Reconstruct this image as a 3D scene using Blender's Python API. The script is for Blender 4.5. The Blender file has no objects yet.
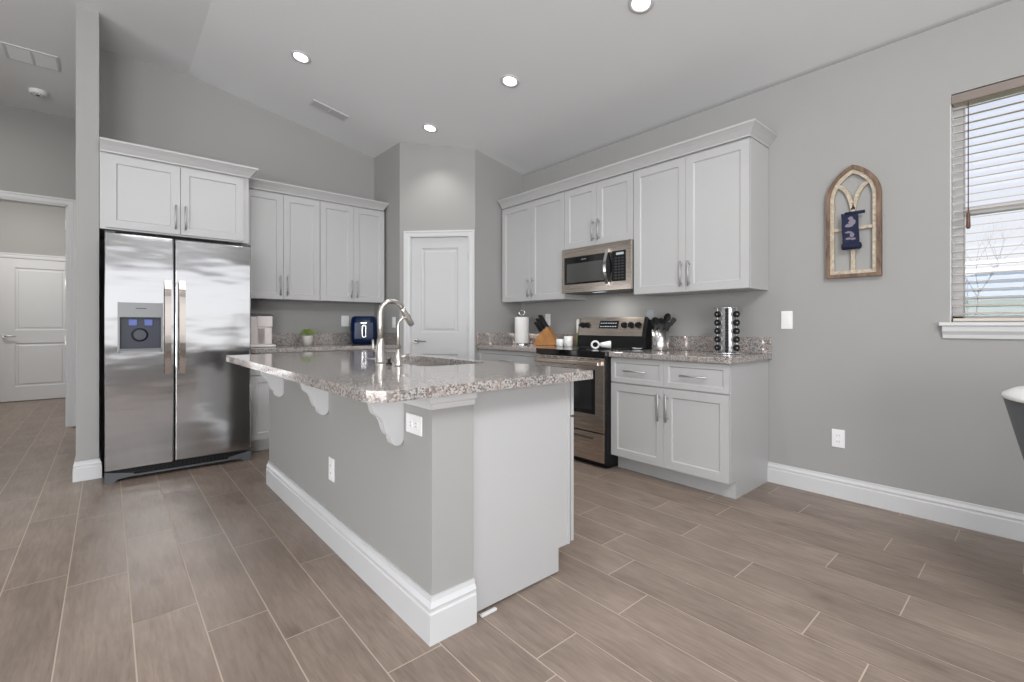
import bpy, bmesh, math, random
from mathutils import Vector, Matrix
random.seed(7)
sc = bpy.context.scene
C = sc.collection
PI = math.pi

# ------------------------------------------------------------------ camera
CAM_H = 1.1145
cam_d = bpy.data.cameras.new('camera'); cam = bpy.data.objects.new('camera', cam_d); C.objects.link(cam)
cam_d.sensor_width = 36.0; cam_d.sensor_fit = 'HORIZONTAL'
cam_d.lens = 464.9 / 1024 * 36.0
cam_d.shift_y = -15.2 / 1024
cam_d.clip_start = 0.02; cam_d.clip_end = 300
cam.location = (0, 0, CAM_H)
cam.rotation_euler = (PI / 2, 0, math.radians(48.98 - 90))
sc.camera = cam

# ------------------------------------------------------------------ view + world
sc.view_settings.view_transform = 'Standard'; sc.view_settings.look = 'None'
sc.view_settings.gamma = 1.0; sc.view_settings.use_curve_mapping = False
sc.view_settings.exposure = 0.0
sc.cycles.max_bounces = 10; sc.cycles.diffuse_bounces = 6; sc.cycles.glossy_bounces = 5
sc.cycles.use_denoising = True
sc.cycles.sample_clamp_indirect = 6.0
sc.cycles.caustics_reflective = False; sc.cycles.caustics_refractive = False

LP = dict(rear=225, centre=12, left=104, living=76, can=4.3, hall=10, inner=44, world=1.0, mw=1.6)
W = bpy.data.worlds.new('world'); sc.world = W; W.use_nodes = True
nt = W.node_tree; nt.nodes.clear()
wo = nt.nodes.new('ShaderNodeOutputWorld'); bg = nt.nodes.new('ShaderNodeBackground')
tc = nt.nodes.new('ShaderNodeTexCoord'); sp = nt.nodes.new('ShaderNodeSeparateXYZ')
cr = nt.nodes.new('ShaderNodeValToRGB')
nt.links.new(tc.outputs['Generated'], sp.inputs[0]); nt.links.new(sp.outputs['Z'], cr.inputs[0])
cr.color_ramp.elements[0].position = 0.02; cr.color_ramp.elements[0].color = (0.97, 0.98, 1.0, 1)
cr.color_ramp.elements[1].position = 0.55; cr.color_ramp.elements[1].color = (0.60, 0.71, 0.95, 1)
nt.links.new(cr.outputs[0], bg.inputs[0]); bg.inputs[1].default_value = 1.05 * LP.get('world', 1)
nt.links.new(bg.outputs[0], wo.inputs[0])


def area(name, loc, rot, sx, sy, power, col=(1, 1, 1)):
    l = bpy.data.lights.new(name, 'AREA'); l.shape = 'RECTANGLE'; l.size = sx; l.size_y = sy
    l.energy = power; l.color = col
    o = bpy.data.objects.new(name, l); C.objects.link(o); o.location = loc; o.rotation_euler = rot
    return o
# daylight entering through the rear window, plus two added fill areas
area('daylight_rear_window', (1.2, -3.22, 1.57), (PI / 2, 0, 0), 3.3, 1.66, LP['centre'], (1.0, 1.0, 1.0))
area('rear_fill_panel', (-2.35, -3.22, 1.3), (PI / 2 + .42, 0, 0), 2.7, 2.2, LP['rear'], (0.965, 0.985, 1.0))  # added fill in an unseen rear opening, tilted up towards the ceiling
area('left_fill_panel', (-4.02, 0.6, 1.3), (PI / 2 + .38, 0, -PI / 2), 3.6, 2.2, LP['left'], (0.965, 0.985, 1.0))  # added fill on the unseen left side, tilted up as well

area('overhead_fill_panel', (0.9, -0.8, 3.16), (math.radians(42), 0, math.radians(-6)), 1.5, 0.8, LP['living'], (0.98, 0.99, 1.0))  # added soft-box fill behind the camera, no fixture there
# ------------------------------------------------------------------ constants
XC = 3.579          # right wall plane
YD = 5.154          # fridge wall plane
XP, YP = 2.349, 4.524
XQ, YQ = 2.909, 3.934
XR = 0.554
ZF = 3.4115
SL = (ZF - 2.841) / (XC - XR)
def zceil(x): return ZF if x < XR else ZF - SL * (x - XR)

# ------------------------------------------------------------------ materials
def srgb(r, g, b):
    f = lambda c: (c / 255 / 12.92) if c / 255 <= 0.04045 else ((c / 255 + 0.055) / 1.055) ** 2.4
    return (f(r), f(g), f(b), 1)
M = {}
def mat(name, col, rough=0.5, metal=0.0, bump=None, coat=0.0, spec=None, var=None, emit=None, trans=0.0, aniso=0.0, ior=None):
    m = bpy.data.materials.new(name); m.use_nodes = True; t = m.node_tree; b = t.nodes['Principled BSDF']
    b.inputs['Base Color'].default_value = col; b.inputs['Roughness'].default_value = rough; b.inputs['Metallic'].default_value = metal
    if coat: b.inputs['Coat Weight'].default_value = coat; b.inputs['Coat Roughness'].default_value = 0.05
    if spec is not None: b.inputs['Specular IOR Level'].default_value = spec
    if trans: b.inputs['Transmission Weight'].default_value = trans
    if ior: b.inputs['IOR'].default_value = ior
    if aniso: b.inputs['Anisotropic'].default_value = aniso
    if emit: b.inputs['Emission Color'].default_value = emit[0]; b.inputs['Emission Strength'].default_value = emit[1]
    geo = t.nodes.new('ShaderNodeTexCoord')
    if bump:
        n = t.nodes.new('ShaderNodeTexNoise'); n.inputs['Scale'].default_value = bump[0]; n.inputs['Detail'].default_value = 3
        t.links.new(geo.outputs['Object'], n.inputs['Vector'])
        bp = t.nodes.new('ShaderNodeBump'); bp.inputs['Strength'].default_value = bump[1]; bp.inputs['Distance'].default_value = 0.002
        t.links.new(n.outputs['Fac'], bp.inputs['Height']); t.links.new(bp.outputs[0], b.inputs['Normal'])
    if var:
        sc_, amt = var
        n = t.nodes.new('ShaderNodeTexNoise'); n.inputs['Scale'].default_value = sc_; n.inputs['Detail'].default_value = 4
        t.links.new(geo.outputs['Object'], n.inputs['Vector'])
        r = t.nodes.new('ShaderNodeMapRange'); r.inputs[3].default_value = 1 - amt; r.inputs[4].default_value = 1 + amt
        t.links.new(n.outputs['Fac'], r.inputs[0])
        h = t.nodes.new('ShaderNodeHueSaturation'); h.inputs['Color'].default_value = col
        t.links.new(r.outputs[0], h.inputs['Value']); t.links.new(h.outputs[0], b.inputs['Base Color'])
    M[name] = m
    return m

mat('wall_paint', (0.345, 0.341, 0.331, 1), 0.75, bump=(160, 0.12), var=(2.0, 0.02))
mat('ceiling_paint', (0.80, 0.81, 0.822, 1), 0.85, bump=(45, 0.35))
mat('trim_white', (0.62, 0.623, 0.63, 1), 0.42, var=(3, 0.01))
mat('door_white', (0.54, 0.542, 0.548, 1), 0.42, var=(3, 0.01))
mat('cabinet_white', (0.478, 0.478, 0.478, 1), 0.38, var=(3, 0.01))
mat('plate_white', (0.86, 0.86, 0.86, 1), 0.35)
mat('socket_dark', (0.08, 0.08, 0.08, 1), 0.5)
mat('chrome', (0.72, 0.72, 0.73, 1), 0.14, 1.0)
mat('nickel', (0.58, 0.555, 0.52, 1), 0.30, 1.0)
mat('handle_steel', (0.50, 0.50, 0.50, 1), 0.45, 0.8)
mat('dispenser_grey', (0.24, 0.245, 0.25, 1), 0.35, 0.3)
mat('vent_grey', (0.42, 0.42, 0.42, 1), 0.6)
mat('oven_glass', (0.016, 0.016, 0.018, 1), 0.08, spec=0.5)
mat('dark_nickel', (0.32, 0.31, 0.29, 1), 0.3, 1.0)
mat('black_plastic', (0.009, 0.009, 0.010, 1), 0.42, spec=0.25)
mat('hood_lens', (0.6, 0.7, 0.85, 1), 0.3, emit=((0.75, 0.88, 1.0, 1), 0.6))
mat('black_glass', (0.006, 0.006, 0.007, 1), 0.06, spec=0.6)
mat('dark_grey', (0.05, 0.052, 0.055, 1), 0.45)
mat('grey_plastic', (0.17, 0.175, 0.18, 1), 0.4)
mat('window_glass_grey', (0.07, 0.07, 0.068, 1), 0.12, spec=0.6)
mat('ceramic_white', (0.82, 0.82, 0.81, 1), 0.2)
mat('appliance_pink', (0.74, 0.68, 0.665, 1), 0.35)
mat('navy_gloss', (0.002, 0.011, 0.048, 1), 0.22, spec=0.25)
mat('navy_cloth', (0.006, 0.011, 0.042, 1), 0.8, bump=(300, 0.4))
mat('motif_pale', (0.22, 0.19, 0.24, 1), 0.8)
mat('paper_white', (0.82, 0.81, 0.79, 1), 0.9, bump=(220, 0.5))
mat('leaf', (0.27, 0.38, 0.10, 1), 0.55, var=(30, 0.35))
mat('soil', (0.05, 0.035, 0.025, 1), 0.9)
mat('pot_beige', (0.60, 0.57, 0.53, 1), 0.6)
mat('blind_shade_brown', (0.62, 0.55, 0.48, 1), 0.5, var=(8, 0.06))  # white slats; their brownish backlit shade is put into the colour
mat('blind_valance', (0.225, 0.185, 0.16, 1), 0.5, var=(8, 0.08))
mat('tassel_brown', (0.13, 0.06, 0.04, 1), 0.5)
mat('oil_glass', (0.22, 0.24, 0.10, 1), 0.15)
mat('roof_teal', (0.60, 0.64, 0.62, 1), 0.8, bump=(6, 0.6), var=(4, 0.12))
mat('siding_teal', (0.62, 0.76, 0.73, 1), 0.8)
mat('bark', (0.16, 0.13, 0.12, 1), 0.9, bump=(30, 0.6))
mat('lawn', (0.17, 0.24, 0.10, 1), 0.95, var=(3, 0.2))
mat('spice', (0.25, 0.12, 0.05, 1), 0.7)
mat('lamp_lens', (1, 1, 1, 1), 0.4, emit=((1, 0.98, 0.95, 1), 9.0))
mat('dispenser_glow', (0.06, 0.08, 0.2, 1), 0.3, emit=((0.25, 0.35, 1.0, 1), 0.22))
mat('paddle_grey', (0.06, 0.065, 0.08, 1), 0.25)
mat('handle_bronze', (0.50, 0.45, 0.41, 1), 0.13, 1.0)
mat('niche_blue', (0.03, 0.036, 0.055, 1), 0.3)
mat('display_text', (0.3, 0.33, 0.35, 1), 0.4, emit=((0.7, 0.85, 0.9, 1), 0.25))
mat('bin_grey', (0.085, 0.09, 0.098, 1), 0.45)
mat('exterior_stucco', (0.6, 0.58, 0.55, 1), 0.9)

def wood(name, c1, c2, scale=(3, 30, 30), rough=0.55, nscale=2.0):
    m = bpy.data.materials.new(name); m.use_nodes = True; t = m.node_tree; b = t.nodes['Principled BSDF']
    g = t.nodes.new('ShaderNodeTexCoord'); mp = t.nodes.new('ShaderNodeMapping'); mp.inputs['Scale'].default_value = scale
    n = t.nodes.new('ShaderNodeTexNoise'); n.inputs['Scale'].default_value = nscale; n.inputs['Detail'].default_value = 6; n.inputs['Distortion'].default_value = 0.6
    r = t.nodes.new('ShaderNodeValToRGB'); r.color_ramp.elements[0].color = c1; r.color_ramp.elements[1].color = c2
    r.color_ramp.elements[0].position = 0.3; r.color_ramp.elements[1].position = 0.7
    t.links.new(g.outputs['Object'], mp.inputs[0]); t.links.new(mp.outputs[0], n.inputs['Vector']); t.links.new(n.outputs['Fac'], r.inputs[0])
    t.links.new(r.outputs[0], b.inputs['Base Color']); b.inputs['Roughness'].default_value = rough
    M[name] = m
wood('block_wood', (0.30, 0.12, 0.035, 1), (0.48, 0.23, 0.075, 1), (4, 40, 4))
wood('frame_wood', (0.075, 0.042, 0.027, 1), (0.26, 0.165, 0.11, 1), (20, 20, 4))
wood('cream_distressed', (0.36, 0.28, 0.20, 1), (0.60, 0.54, 0.44, 1), (10, 10, 10), 0.7, 5)

def steel(name, base, rough, axis, str_=0.06, aniso=0.5):
    m = bpy.data.materials.new(name); m.use_nodes = True; t = m.node_tree; b = t.nodes['Principled BSDF']
    b.inputs['Metallic'].default_value = 1; b.inputs['Base Color'].default_value = base
    g = t.nodes.new('ShaderNodeTexCoord'); mp = t.nodes.new('ShaderNodeMapping')
    s = [400, 400, 400]; s[axis] = 3; mp.inputs['Scale'].default_value = s
    n = t.nodes.new('ShaderNodeTexNoise'); n.inputs['Scale'].default_value = 1.0; n.inputs['Detail'].default_value = 3
    r = t.nodes.new('ShaderNodeMapRange'); r.inputs[3].default_value = rough - str_; r.inputs[4].default_value = rough + str_
    t.links.new(g.outputs['Object'], mp.inputs[0]); t.links.new(mp.outputs[0], n.inputs['Vector']); t.links.new(n.outputs['Fac'], r.inputs[0])
    t.links.new(r.outputs[0], b.inputs['Roughness'])
    M[name] = m
    # gentle oil-canning of sheet metal
    n2 = t.nodes.new('ShaderNodeTexNoise'); n2.inputs['Scale'].default_value = 3.2; n2.inputs['Detail'].default_value = 1.5
    mp2 = t.nodes.new('ShaderNodeMapping'); mp2.inputs['Scale'].default_value = (0.7, 1, 2.2)
    t.links.new(g.outputs['Object'], mp2.inputs[0]); t.links.new(mp2.outputs[0], n2.inputs['Vector'])
    bp = t.nodes.new('ShaderNodeBump'); bp.inputs['Strength'].default_value = 0.35; bp.inputs['Distance'].default_value = 0.012
    t.links.new(n2.outputs['Fac'], bp.inputs['Height']); t.links.new(bp.outputs[0], b.inputs['Normal'])
steel('fridge_steel', (0.50, 0.50, 0.505, 1), 0.13, 0, .04)
steel('range_steel', (0.62, 0.545, 0.48, 1), 0.26, 0)  # tan base colour carries the warm floor reflections
steel('plain_steel', (0.62, 0.61, 0.60, 1), 0.25, 2)

def granite():
    m = bpy.data.materials.new('granite'); m.use_nodes = True; t = m.node_tree; b = t.nodes['Principled BSDF']
    g = t.nodes.new('ShaderNodeTexCoord')
    def vor(s):
        v = t.nodes.new('ShaderNodeTexVoronoi'); v.inputs['Scale'].default_value = s; t.links.new(g.outputs['Object'], v.inputs['Vector']); return v
    def ramp(src, pts):
        r = t.nodes.new('ShaderNodeValToRGB'); r.color_ramp.interpolation = 'LINEAR'
        while len(r.color_ramp.elements) < len(pts): r.color_ramp.elements.new(0.5)
        for e, (p_, c_) in zip(r.color_ramp.elements, pts): e.position = p_; e.color = c_
        t.links.new(src, r.inputs[0]); return r
    v = vor(165); s = t.nodes.new('ShaderNodeSeparateColor'); t.links.new(v.outputs['Color'], s.inputs[0])
    r1 = ramp(s.outputs[0], [(0.0, (0.02, 0.02, 0.02, 1)), (0.16, (0.10, 0.098, 0.095, 1)), (0.32, (0.22, 0.205, 0.195, 1)), (0.6, (0.38, 0.35, 0.33, 1)), (0.9, (0.52, 0.515, 0.505, 1))])
    n = t.nodes.new('ShaderNodeTexNoise'); n.inputs['Scale'].default_value = 14; n.inputs['Detail'].default_value = 5; t.links.new(g.outputs['Object'], n.inputs['Vector'])
    r2 = ramp(n.outputs['Fac'], [(0.35, (0.44, 0.345, 0.305, 1)), (0.62, (0.34, 0.33, 0.325, 1))])
    mx = t.nodes.new('ShaderNodeMix'); mx.data_type = 'RGBA'; mx.inputs[0].default_value = 0.30
    t.links.new(r1.outputs[0], mx.inputs[6]); t.links.new(r2.outputs[0], mx.inputs[7])
    t.links.new(mx.outputs[2], b.inputs['Base Color'])
    b.inputs['Roughness'].default_value = 0.08; b.inputs['Specular IOR Level'].default_value = 1.0; b.inputs['IOR'].default_value = 1.85; b.inputs['Specular Tint'].default_value = (1.0, 0.88, 0.83, 1)
    M['granite'] = m
granite()

def floor_mat():
    m = bpy.data.materials.new('plank_tile'); m.use_nodes = True; t = m.node_tree; b = t.nodes['Principled BSDF']
    g = t.nodes.new('ShaderNodeTexCoord'); a = t.nodes.new('ShaderNodeAttribute'); a.attribute_name = 'tone'
    off = t.nodes.new('ShaderNodeVectorMath'); off.operation = 'SCALE'; off.inputs['Scale'].default_value = 37.0
    cmb = t.nodes.new('ShaderNodeCombineXYZ'); t.links.new(a.outputs['Fac'], cmb.inputs[2]); t.links.new(a.outputs['Fac'], cmb.inputs[0])
    t.links.new(cmb.outputs[0], off.inputs[0])
    add = t.nodes.new('ShaderNodeVectorMath'); t.links.new(g.outputs['Object'], add.inputs[0]); t.links.new(off.outputs[0], add.inputs[1])
    mp = t.nodes.new('ShaderNodeMapping'); mp.inputs['Scale'].default_value = (30, 3.2, 8); t.links.new(add.outputs[0], mp.inputs[0])
    n = t.nodes.new('ShaderNodeTexNoise'); n.inputs['Scale'].default_value = 2.2; n.inputs['Detail'].default_value = 9; n.inputs['Roughness'].default_value = 0.62; n.inputs['Distortion'].default_value = 0.5
    t.links.new(mp.outputs[0], n.inputs['Vector'])
    mp3 = t.nodes.new('ShaderNodeMapping'); mp3.inputs['Scale'].default_value = (5, 2.2, 5); t.links.new(add.outputs[0], mp3.inputs[0])
    n3 = t.nodes.new('ShaderNodeTexNoise'); n3.inputs['Scale'].default_value = 1.5; n3.inputs['Detail'].default_value = 3; t.links.new(mp3.outputs[0], n3.inputs['Vector'])
    r = t.nodes.new('ShaderNodeValToRGB'); r.color_ramp.elements[0].position = 0.25; r.color_ramp.elements[1].position = 0.8
    r.color_ramp.elements[0].color = (0.195, 0.148, 0.118, 1); r.color_ramp.elements[1].color = (0.325, 0.256, 0.211, 1)
    t.links.new(n.outputs['Fac'], r.inputs[0])
    mr = t.nodes.new('ShaderNodeMapRange'); mr.inputs[3].default_value = 0.92; mr.inputs[4].default_value = 1.08; t.links.new(a.outputs['Fac'], mr.inputs[0])
    mr3 = t.nodes.new('ShaderNodeMapRange'); mr3.inputs[1].default_value = 0.3; mr3.inputs[2].default_value = 0.7; mr3.inputs[3].default_value = 0.84; mr3.inputs[4].default_value = 1.12; t.links.new(n3.outputs['Fac'], mr3.inputs[0])
    vk = t.nodes.new('ShaderNodeTexVoronoi'); vk.inputs['Scale'].default_value = 1.0; vk.inputs['Randomness'].default_value = 1.0
    mpk = t.nodes.new('ShaderNodeMapping'); mpk.inputs['Scale'].default_value = (5.0, 2.6, 4.0); t.links.new(add.outputs[0], mpk.inputs[0]); t.links.new(mpk.outputs[0], vk.inputs['Vector'])
    mk_ = t.nodes.new('ShaderNodeMapRange'); mk_.inputs[1].default_value = 0.02; mk_.inputs[2].default_value = 0.16; mk_.inputs[3].default_value = 0.72; mk_.inputs[4].default_value = 1.0; t.links.new(vk.outputs['Distance'], mk_.inputs[0])
    mu = t.nodes.new('ShaderNodeMath'); mu.operation = 'MULTIPLY'; t.links.new(mr.outputs[0], mu.inputs[0]); mk2 = t.nodes.new('ShaderNodeMath'); mk2.operation = 'MULTIPLY'; t.links.new(mr3.outputs[0], mk2.inputs[0]); t.links.new(mk_.outputs[0], mk2.inputs[1]); t.links.new(mk2.outputs[0], mu.inputs[1])
    h = t.nodes.new('ShaderNodeHueSaturation'); t.links.new(r.outputs[0], h.inputs['Color']); t.links.new(mu.outputs[0], h.inputs['Value'])
    t.links.new(h.outputs[0], b.inputs['Base Color']); b.inputs['Roughness'].default_value = 0.38; b.inputs['Specular IOR Level'].default_value = 0.45
    bp = t.nodes.new('ShaderNodeBump'); bp.inputs['Strength'].default_value = 0.12; bp.inputs['Distance'].default_value = 0.002
    t.links.new(n.outputs['Fac'], bp.inputs['Height']); t.links.new(bp.outputs[0], b.inputs['Normal'])
    M['plank_tile'] = m
floor_mat()
mat('grout', (0.56, 0.465, 0.385, 1), 0.85)

# ------------------------------------------------------------------ mesh helpers
def bx(bm, x0, x1, y0, y1, z0, z1, bev=0.0, seg=1, mi=0):
    if x0 > x1: x0, x1 = x1, x0
    if y0 > y1: y0, y1 = y1, y0
    if z0 > z1: z0, z1 = z1, z0
    vs = [bm.verts.new((x, y, z)) for x in (x0, x1) for y in (y0, y1) for z in (z0, z1)]
    idx = [(0, 1, 3, 2), (4, 6, 7, 5), (0, 4, 5, 1), (2, 3, 7, 6), (0, 2, 6, 4), (1, 5, 7, 3)]
    fs = [bm.faces.new([vs[i] for i in f]) for f in idx]
    for f in fs: f.material_index = mi
    if bev:
        es = list({e for f in fs for e in f.edges})
        r = bmesh.ops.bevel(bm, geom=es, offset=bev, segments=seg, profile=0.5, affect='EDGES')
        for f in r['faces']: f.material_index = mi
    return vs

def prism(bm, pts, fn, a, b):
    """closed 2-D outline pts, fn(p, q, s) -> 3-D point, extruded from s=a to s=b"""
    v0 = [bm.verts.new(fn(p_, q_, a)) for p_, q_ in pts]; v1 = [bm.verts.new(fn(p_, q_, b)) for p_, q_ in pts]
    n = len(pts)
    fs = [bm.faces.new(v0), bm.faces.new(v1[::-1])]
    for i in range(n): fs.append(bm.faces.new((v0[i], v1[i], v1[(i + 1) % n], v0[(i + 1) % n])))
    return fs

def lathe(bm, prof, c=(0, 0, 0), n=24, axis='Z', caps=True):
    rings = []
    for r, h in prof:
        ring = []
        for k in range(n):
            a = 2 * PI * k / n; u, v = r * math.cos(a), r * math.sin(a)
            p_ = {'Z': (u, v, h), 'Y': (u, h, v), 'X': (h, u, v)}[axis]
            ring.append(bm.verts.new((c[0] + p_[0], c[1] + p_[1], c[2] + p_[2])))
        rings.append(ring)
    for i in range(len(rings) - 1):
        for k in range(n):
            f = bm.faces.new((rings[i][k], rings[i][(k + 1) % n], rings[i + 1][(k + 1) % n], rings[i + 1][k])); f.smooth = True
    if caps:
        bm.faces.new(rings[0][::-1]); bm.faces.new(rings[-1])
    return rings

def tube(bm, pts, rad, n=12, caps=True):
    pts = [Vector(p_) for p_ in pts]; m = len(pts)
    rs = rad if isinstance(rad, (list, tuple)) else [rad] * m
    tan = []
    for i in range(m):
        t_ = (pts[min(i + 1, m - 1)] - pts[max(i - 1, 0)]).normalized(); tan.append(t_)
    up = Vector((0, 0, 1)) if abs(tan[0].z) < 0.9 else Vector((1, 0, 0))
    nrm = (up - tan[0] * up.dot(tan[0])).normalized(); rings = []
    for i in range(m):
        nrm = (nrm - tan[i] * nrm.dot(tan[i])).normalized(); bn = tan[i].cross(nrm)
        rings.append([bm.verts.new(pts[i] + (nrm * math.cos(2 * PI * k / n) + bn * math.sin(2 * PI * k / n)) * rs[i]) for k in range(n)])
    for i in range(m - 1):
        for k in range(n):
            f = bm.faces.new((rings[i][k], rings[i][(k + 1) % n], rings[i + 1][(k + 1) % n], rings[i + 1][k])); f.smooth = True
    if caps: bm.faces.new(rings[0][::-1]); bm.faces.new(rings[-1])

def sweep(bm, path, prof, side=1):
    """sweep a closed profile [(out, up)] along a plan polyline with mitred corners; out is to the right of travel (side=1)"""
    P = [Vector((p_[0], p_[1])) for p_ in path]; n = len(P); rings = []
    z0 = path[0][2]
    for i in range(n):
        d0 = (P[i] - P[i - 1]).normalized() if i else None
        d1 = (P[i + 1] - P[i]).normalized() if i < n - 1 else None
        nn = lambda d: Vector((d.y, -d.x)) * side
        if d0 is None: mv = nn(d1)
        elif d1 is None: mv = nn(d0)
        else:
            a, b = nn(d0), nn(d1); mv = (a + b); mv = mv / mv.length_squared * 2
        rings.append([bm.verts.new((P[i].x + mv.x * o_, P[i].y + mv.y * o_, z0 + u_)) for o_, u_ in prof])
    m = len(prof)
    for i in range(n - 1):
        for k in range(m):
            bm.faces.new((rings[i][k], rings[i + 1][k], rings[i + 1][(k + 1) % m], rings[i][(k + 1) % m]))
    bm.faces.new(rings[0][::-1]); bm.faces.new(rings[-1])

def obj(name, bm, m, parent=None, mats=None, smooth=False):
    bmesh.ops.recalc_face_normals(bm, faces=bm.faces[:])
    me = bpy.data.meshes.new(name); bm.to_mesh(me); bm.free()
    for q in (mats or [m]): me.materials.append(M[q])
    if smooth:
        for f in me.polygons: f.use_smooth = True
    o = bpy.data.objects.new(name, me); C.objects.link(o)
    if parent is not None: o.parent = parent
    return o
def B(): return bmesh.new()
def tag(o, label, cat, group=None):
    o['label'] = label; o['category'] = cat
    if group: o['group'] = group
    return o
def thing(name, label, cat, loc=(0, 0, 0), rz=0, group=None):
    o = bpy.data.objects.new(name, None); C.objects.link(o); o.location = loc; o.rotation_euler = (0, 0, rz)
    o.empty_display_size = 0.1
    return tag(o, label, cat, group)
def struct(name, bm, m, parent=None, **k):
    o = obj(name, bm, m, parent, **k)
    if parent is None: o['kind'] = 'structure'
    return o
def one_box(name, m, parent, *a, **k):
    b = B(); bx(b, *a, **k); return obj(name, b, m, parent)

# ------------------------------------------------------------------ floor
PW, PL, G = 0.2025, 0.902, 0.0022
known = {-2: 1.074, -1: 2.735, 0: 2.24, 1: 2.004, 2: 1.774, 3: 1.387, 4: 1.93, 5: 1.12, 6: 1.45, 7: 1.085, 8: 1.287, 9: 0.58, 10: 0.908, 11: 0.37, 12: 0.67,
         13: 0.373, 14: 0.53, 15: 0.97, 16: 0.311}
bm = B(); tone = bm.faces.layers.float.new('tone')
FX0, FX1, FY0, FY1 = -4.0, XC, -3.2, 10.0
k = math.floor((FX0 - 0.07) / PW)
while 0.07 + k * PW < FX1:
    xa, xb = max(FX0, 0.07 + k * PW + G), min(FX1, 0.07 + (k + 1) * PW - G)
    y = known.get(k, random.uniform(0, PL)); y -= math.ceil((y - FY0) / PL) * PL
    while y < FY1:
        ya, yb = max(FY0, y + G), min(FY1, y + PL - G)
        if yb > ya and xb > xa:
            f = bm.faces.new([bm.verts.new(q) for q in ((xa, ya, 0), (xb, ya, 0), (xb, yb, 0), (xa, yb, 0))])
            f[tone] = random.random()
        y += PL
    k += 1
bx(bm, FX0, FX1, FY0, FY1, -0.12, -0.0012)
for f in bm.faces[-6:]: f.material_index = 1
struct('floor', bm, None, mats=['plank_tile', 'grout'])

# ------------------------------------------------------------------ ceiling
bm = B()
prism(bm, [(-4.15, ZF), (XR, ZF), (XC + 0.15, zceil(XC + 0.15)), (XC + 0.15, zceil(XC + 0.15) + 0.12), (XR, ZF + 0.12), (-4.15, ZF + 0.12)],
      lambda p_, q_, s: (p_, s, q_), -3.35, 10.15)
struct('ceiling', bm, 'ceiling_paint')

# ------------------------------------------------------------------ walls
WT = 0.15
WY0, WY1, WZ0, WZ1 = -0.58, 0.356, 1.125, 2.414      # window opening in the right wall
bm = B(); X2 = XC + WT; ZT = 2.81
zt = zceil(X2) + 0.01
for a in ((-3.35, WY0, 0, zt), (WY1, 4.6, 0, zt), (WY0, WY1, 0, WZ0), (WY0, WY1, WZ1, zt)):
    bx(bm, XC, X2, a[0], a[1], a[2], a[3])
struct('wall_right', bm, 'wall_paint')

def top_poly(x0, x1, z0=0.0):
    pts = [(x0, z0), (x1, z0), (x1, zceil(x1) + 0.01)]
    if x0 < XR < x1: pts.append((XR, ZF + 0.01))
    pts.append((x0, zceil(x0) + 0.01)); return pts
SX0, SX1, SY = -0.172, -0.047, 4.56       # stub wall beside the refrigerator
bm = B(); prism(bm, top_poly(SX1, XP + 0.1), lambda p_, q_, s: (p_, s, q_), YD, YD + 0.12); struct('wall_back', bm, 'wall_paint')
bm = B(); bx(bm, SX0, SX1, SY, 7.09, 0, ZF + 0.01); struct('wall_stub', bm, 'wall_paint')

# corner pantry: two returns and a diagonal with a door opening
du = Vector((XQ - XP, YQ - YP)); DL = du.length; du /= DL; dn = Vector((-du.y, du.x))   # dn points into the pantry
D0, D1, DZ = 0.112, 0.750, 2.064
bm = B()
def quadwall(bm, plan, z0):
    lo = [bm.verts.new((x, y, z0)) for x, y in plan]; hi = [bm.verts.new((x, y, zceil(x) + 0.01)) for x, y in plan]
    n = len(plan); bm.faces.new(lo[::-1]); bm.faces.new(hi)
    for i in range(n): bm.faces.new((lo[i], lo[(i + 1) % n], hi[(i + 1) % n], hi[i]))
A_ = Vector((XP, YP)); t_ = 0.11
pt = lambda s, o_: tuple(A_ + du * s + dn * o_)
i1 = (XP + t_, YP + 0.11 * 0.44); i2 = (XQ + 0.11 * 0.44, YQ + t_)
quadwall(bm, [(XP, YD + 0.02), (XP, YP), i1, (XP + t_, YD + 0.02)], 0)
quadwall(bm, [(XP, YP), pt(D0, 0), pt(D0, t_), i1], 0)
quadwall(bm, [pt(D1, 0), (XQ, YQ), i2, pt(D1, t_)], 0)
quadwall(bm, [(XQ, YQ), (XC + 0.02, YQ), (XC + 0.02, YQ + t_), i2], 0)
quadwall(bm, [pt(D0, 0), pt(D1, 0), pt(D1, t_), pt(D0, t_)], DZ)
struct('wall_pantry', bm, 'wall_paint')

# hallway and the room beyond it
bm = B(); HY = 7.093; OX0, OX1, OZ = -1.40, -0.334, 2.445
bx(bm, -1.8, OX0, HY, HY + 0.12, 0, ZF + 0.01); bx(bm, OX1, SX0 + 0.2, HY, HY + 0.12, 0, ZF + 0.01); bx(bm, OX0, OX1, HY, HY + 0.12, OZ, ZF + 0.01)
struct('wall_hall', bm, 'wall_paint')
bm = B(); bx(bm, -2.6, 0.15, 9.95, 10.07, 0, ZF + 0.01); struct('wall_far', bm, 'wall_paint')
bm = B(); bx(bm, -0.10, 0.03, HY + 0.12, 9.95, 0, ZF + 0.01); struct('wall_far_right', bm, 'wall_paint')
bm = B(); bx(bm, -1.95, -1.8, SY, 9.95, 0, ZF + 0.01); struct('wall_hall_left', bm, 'wall_paint')
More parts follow.
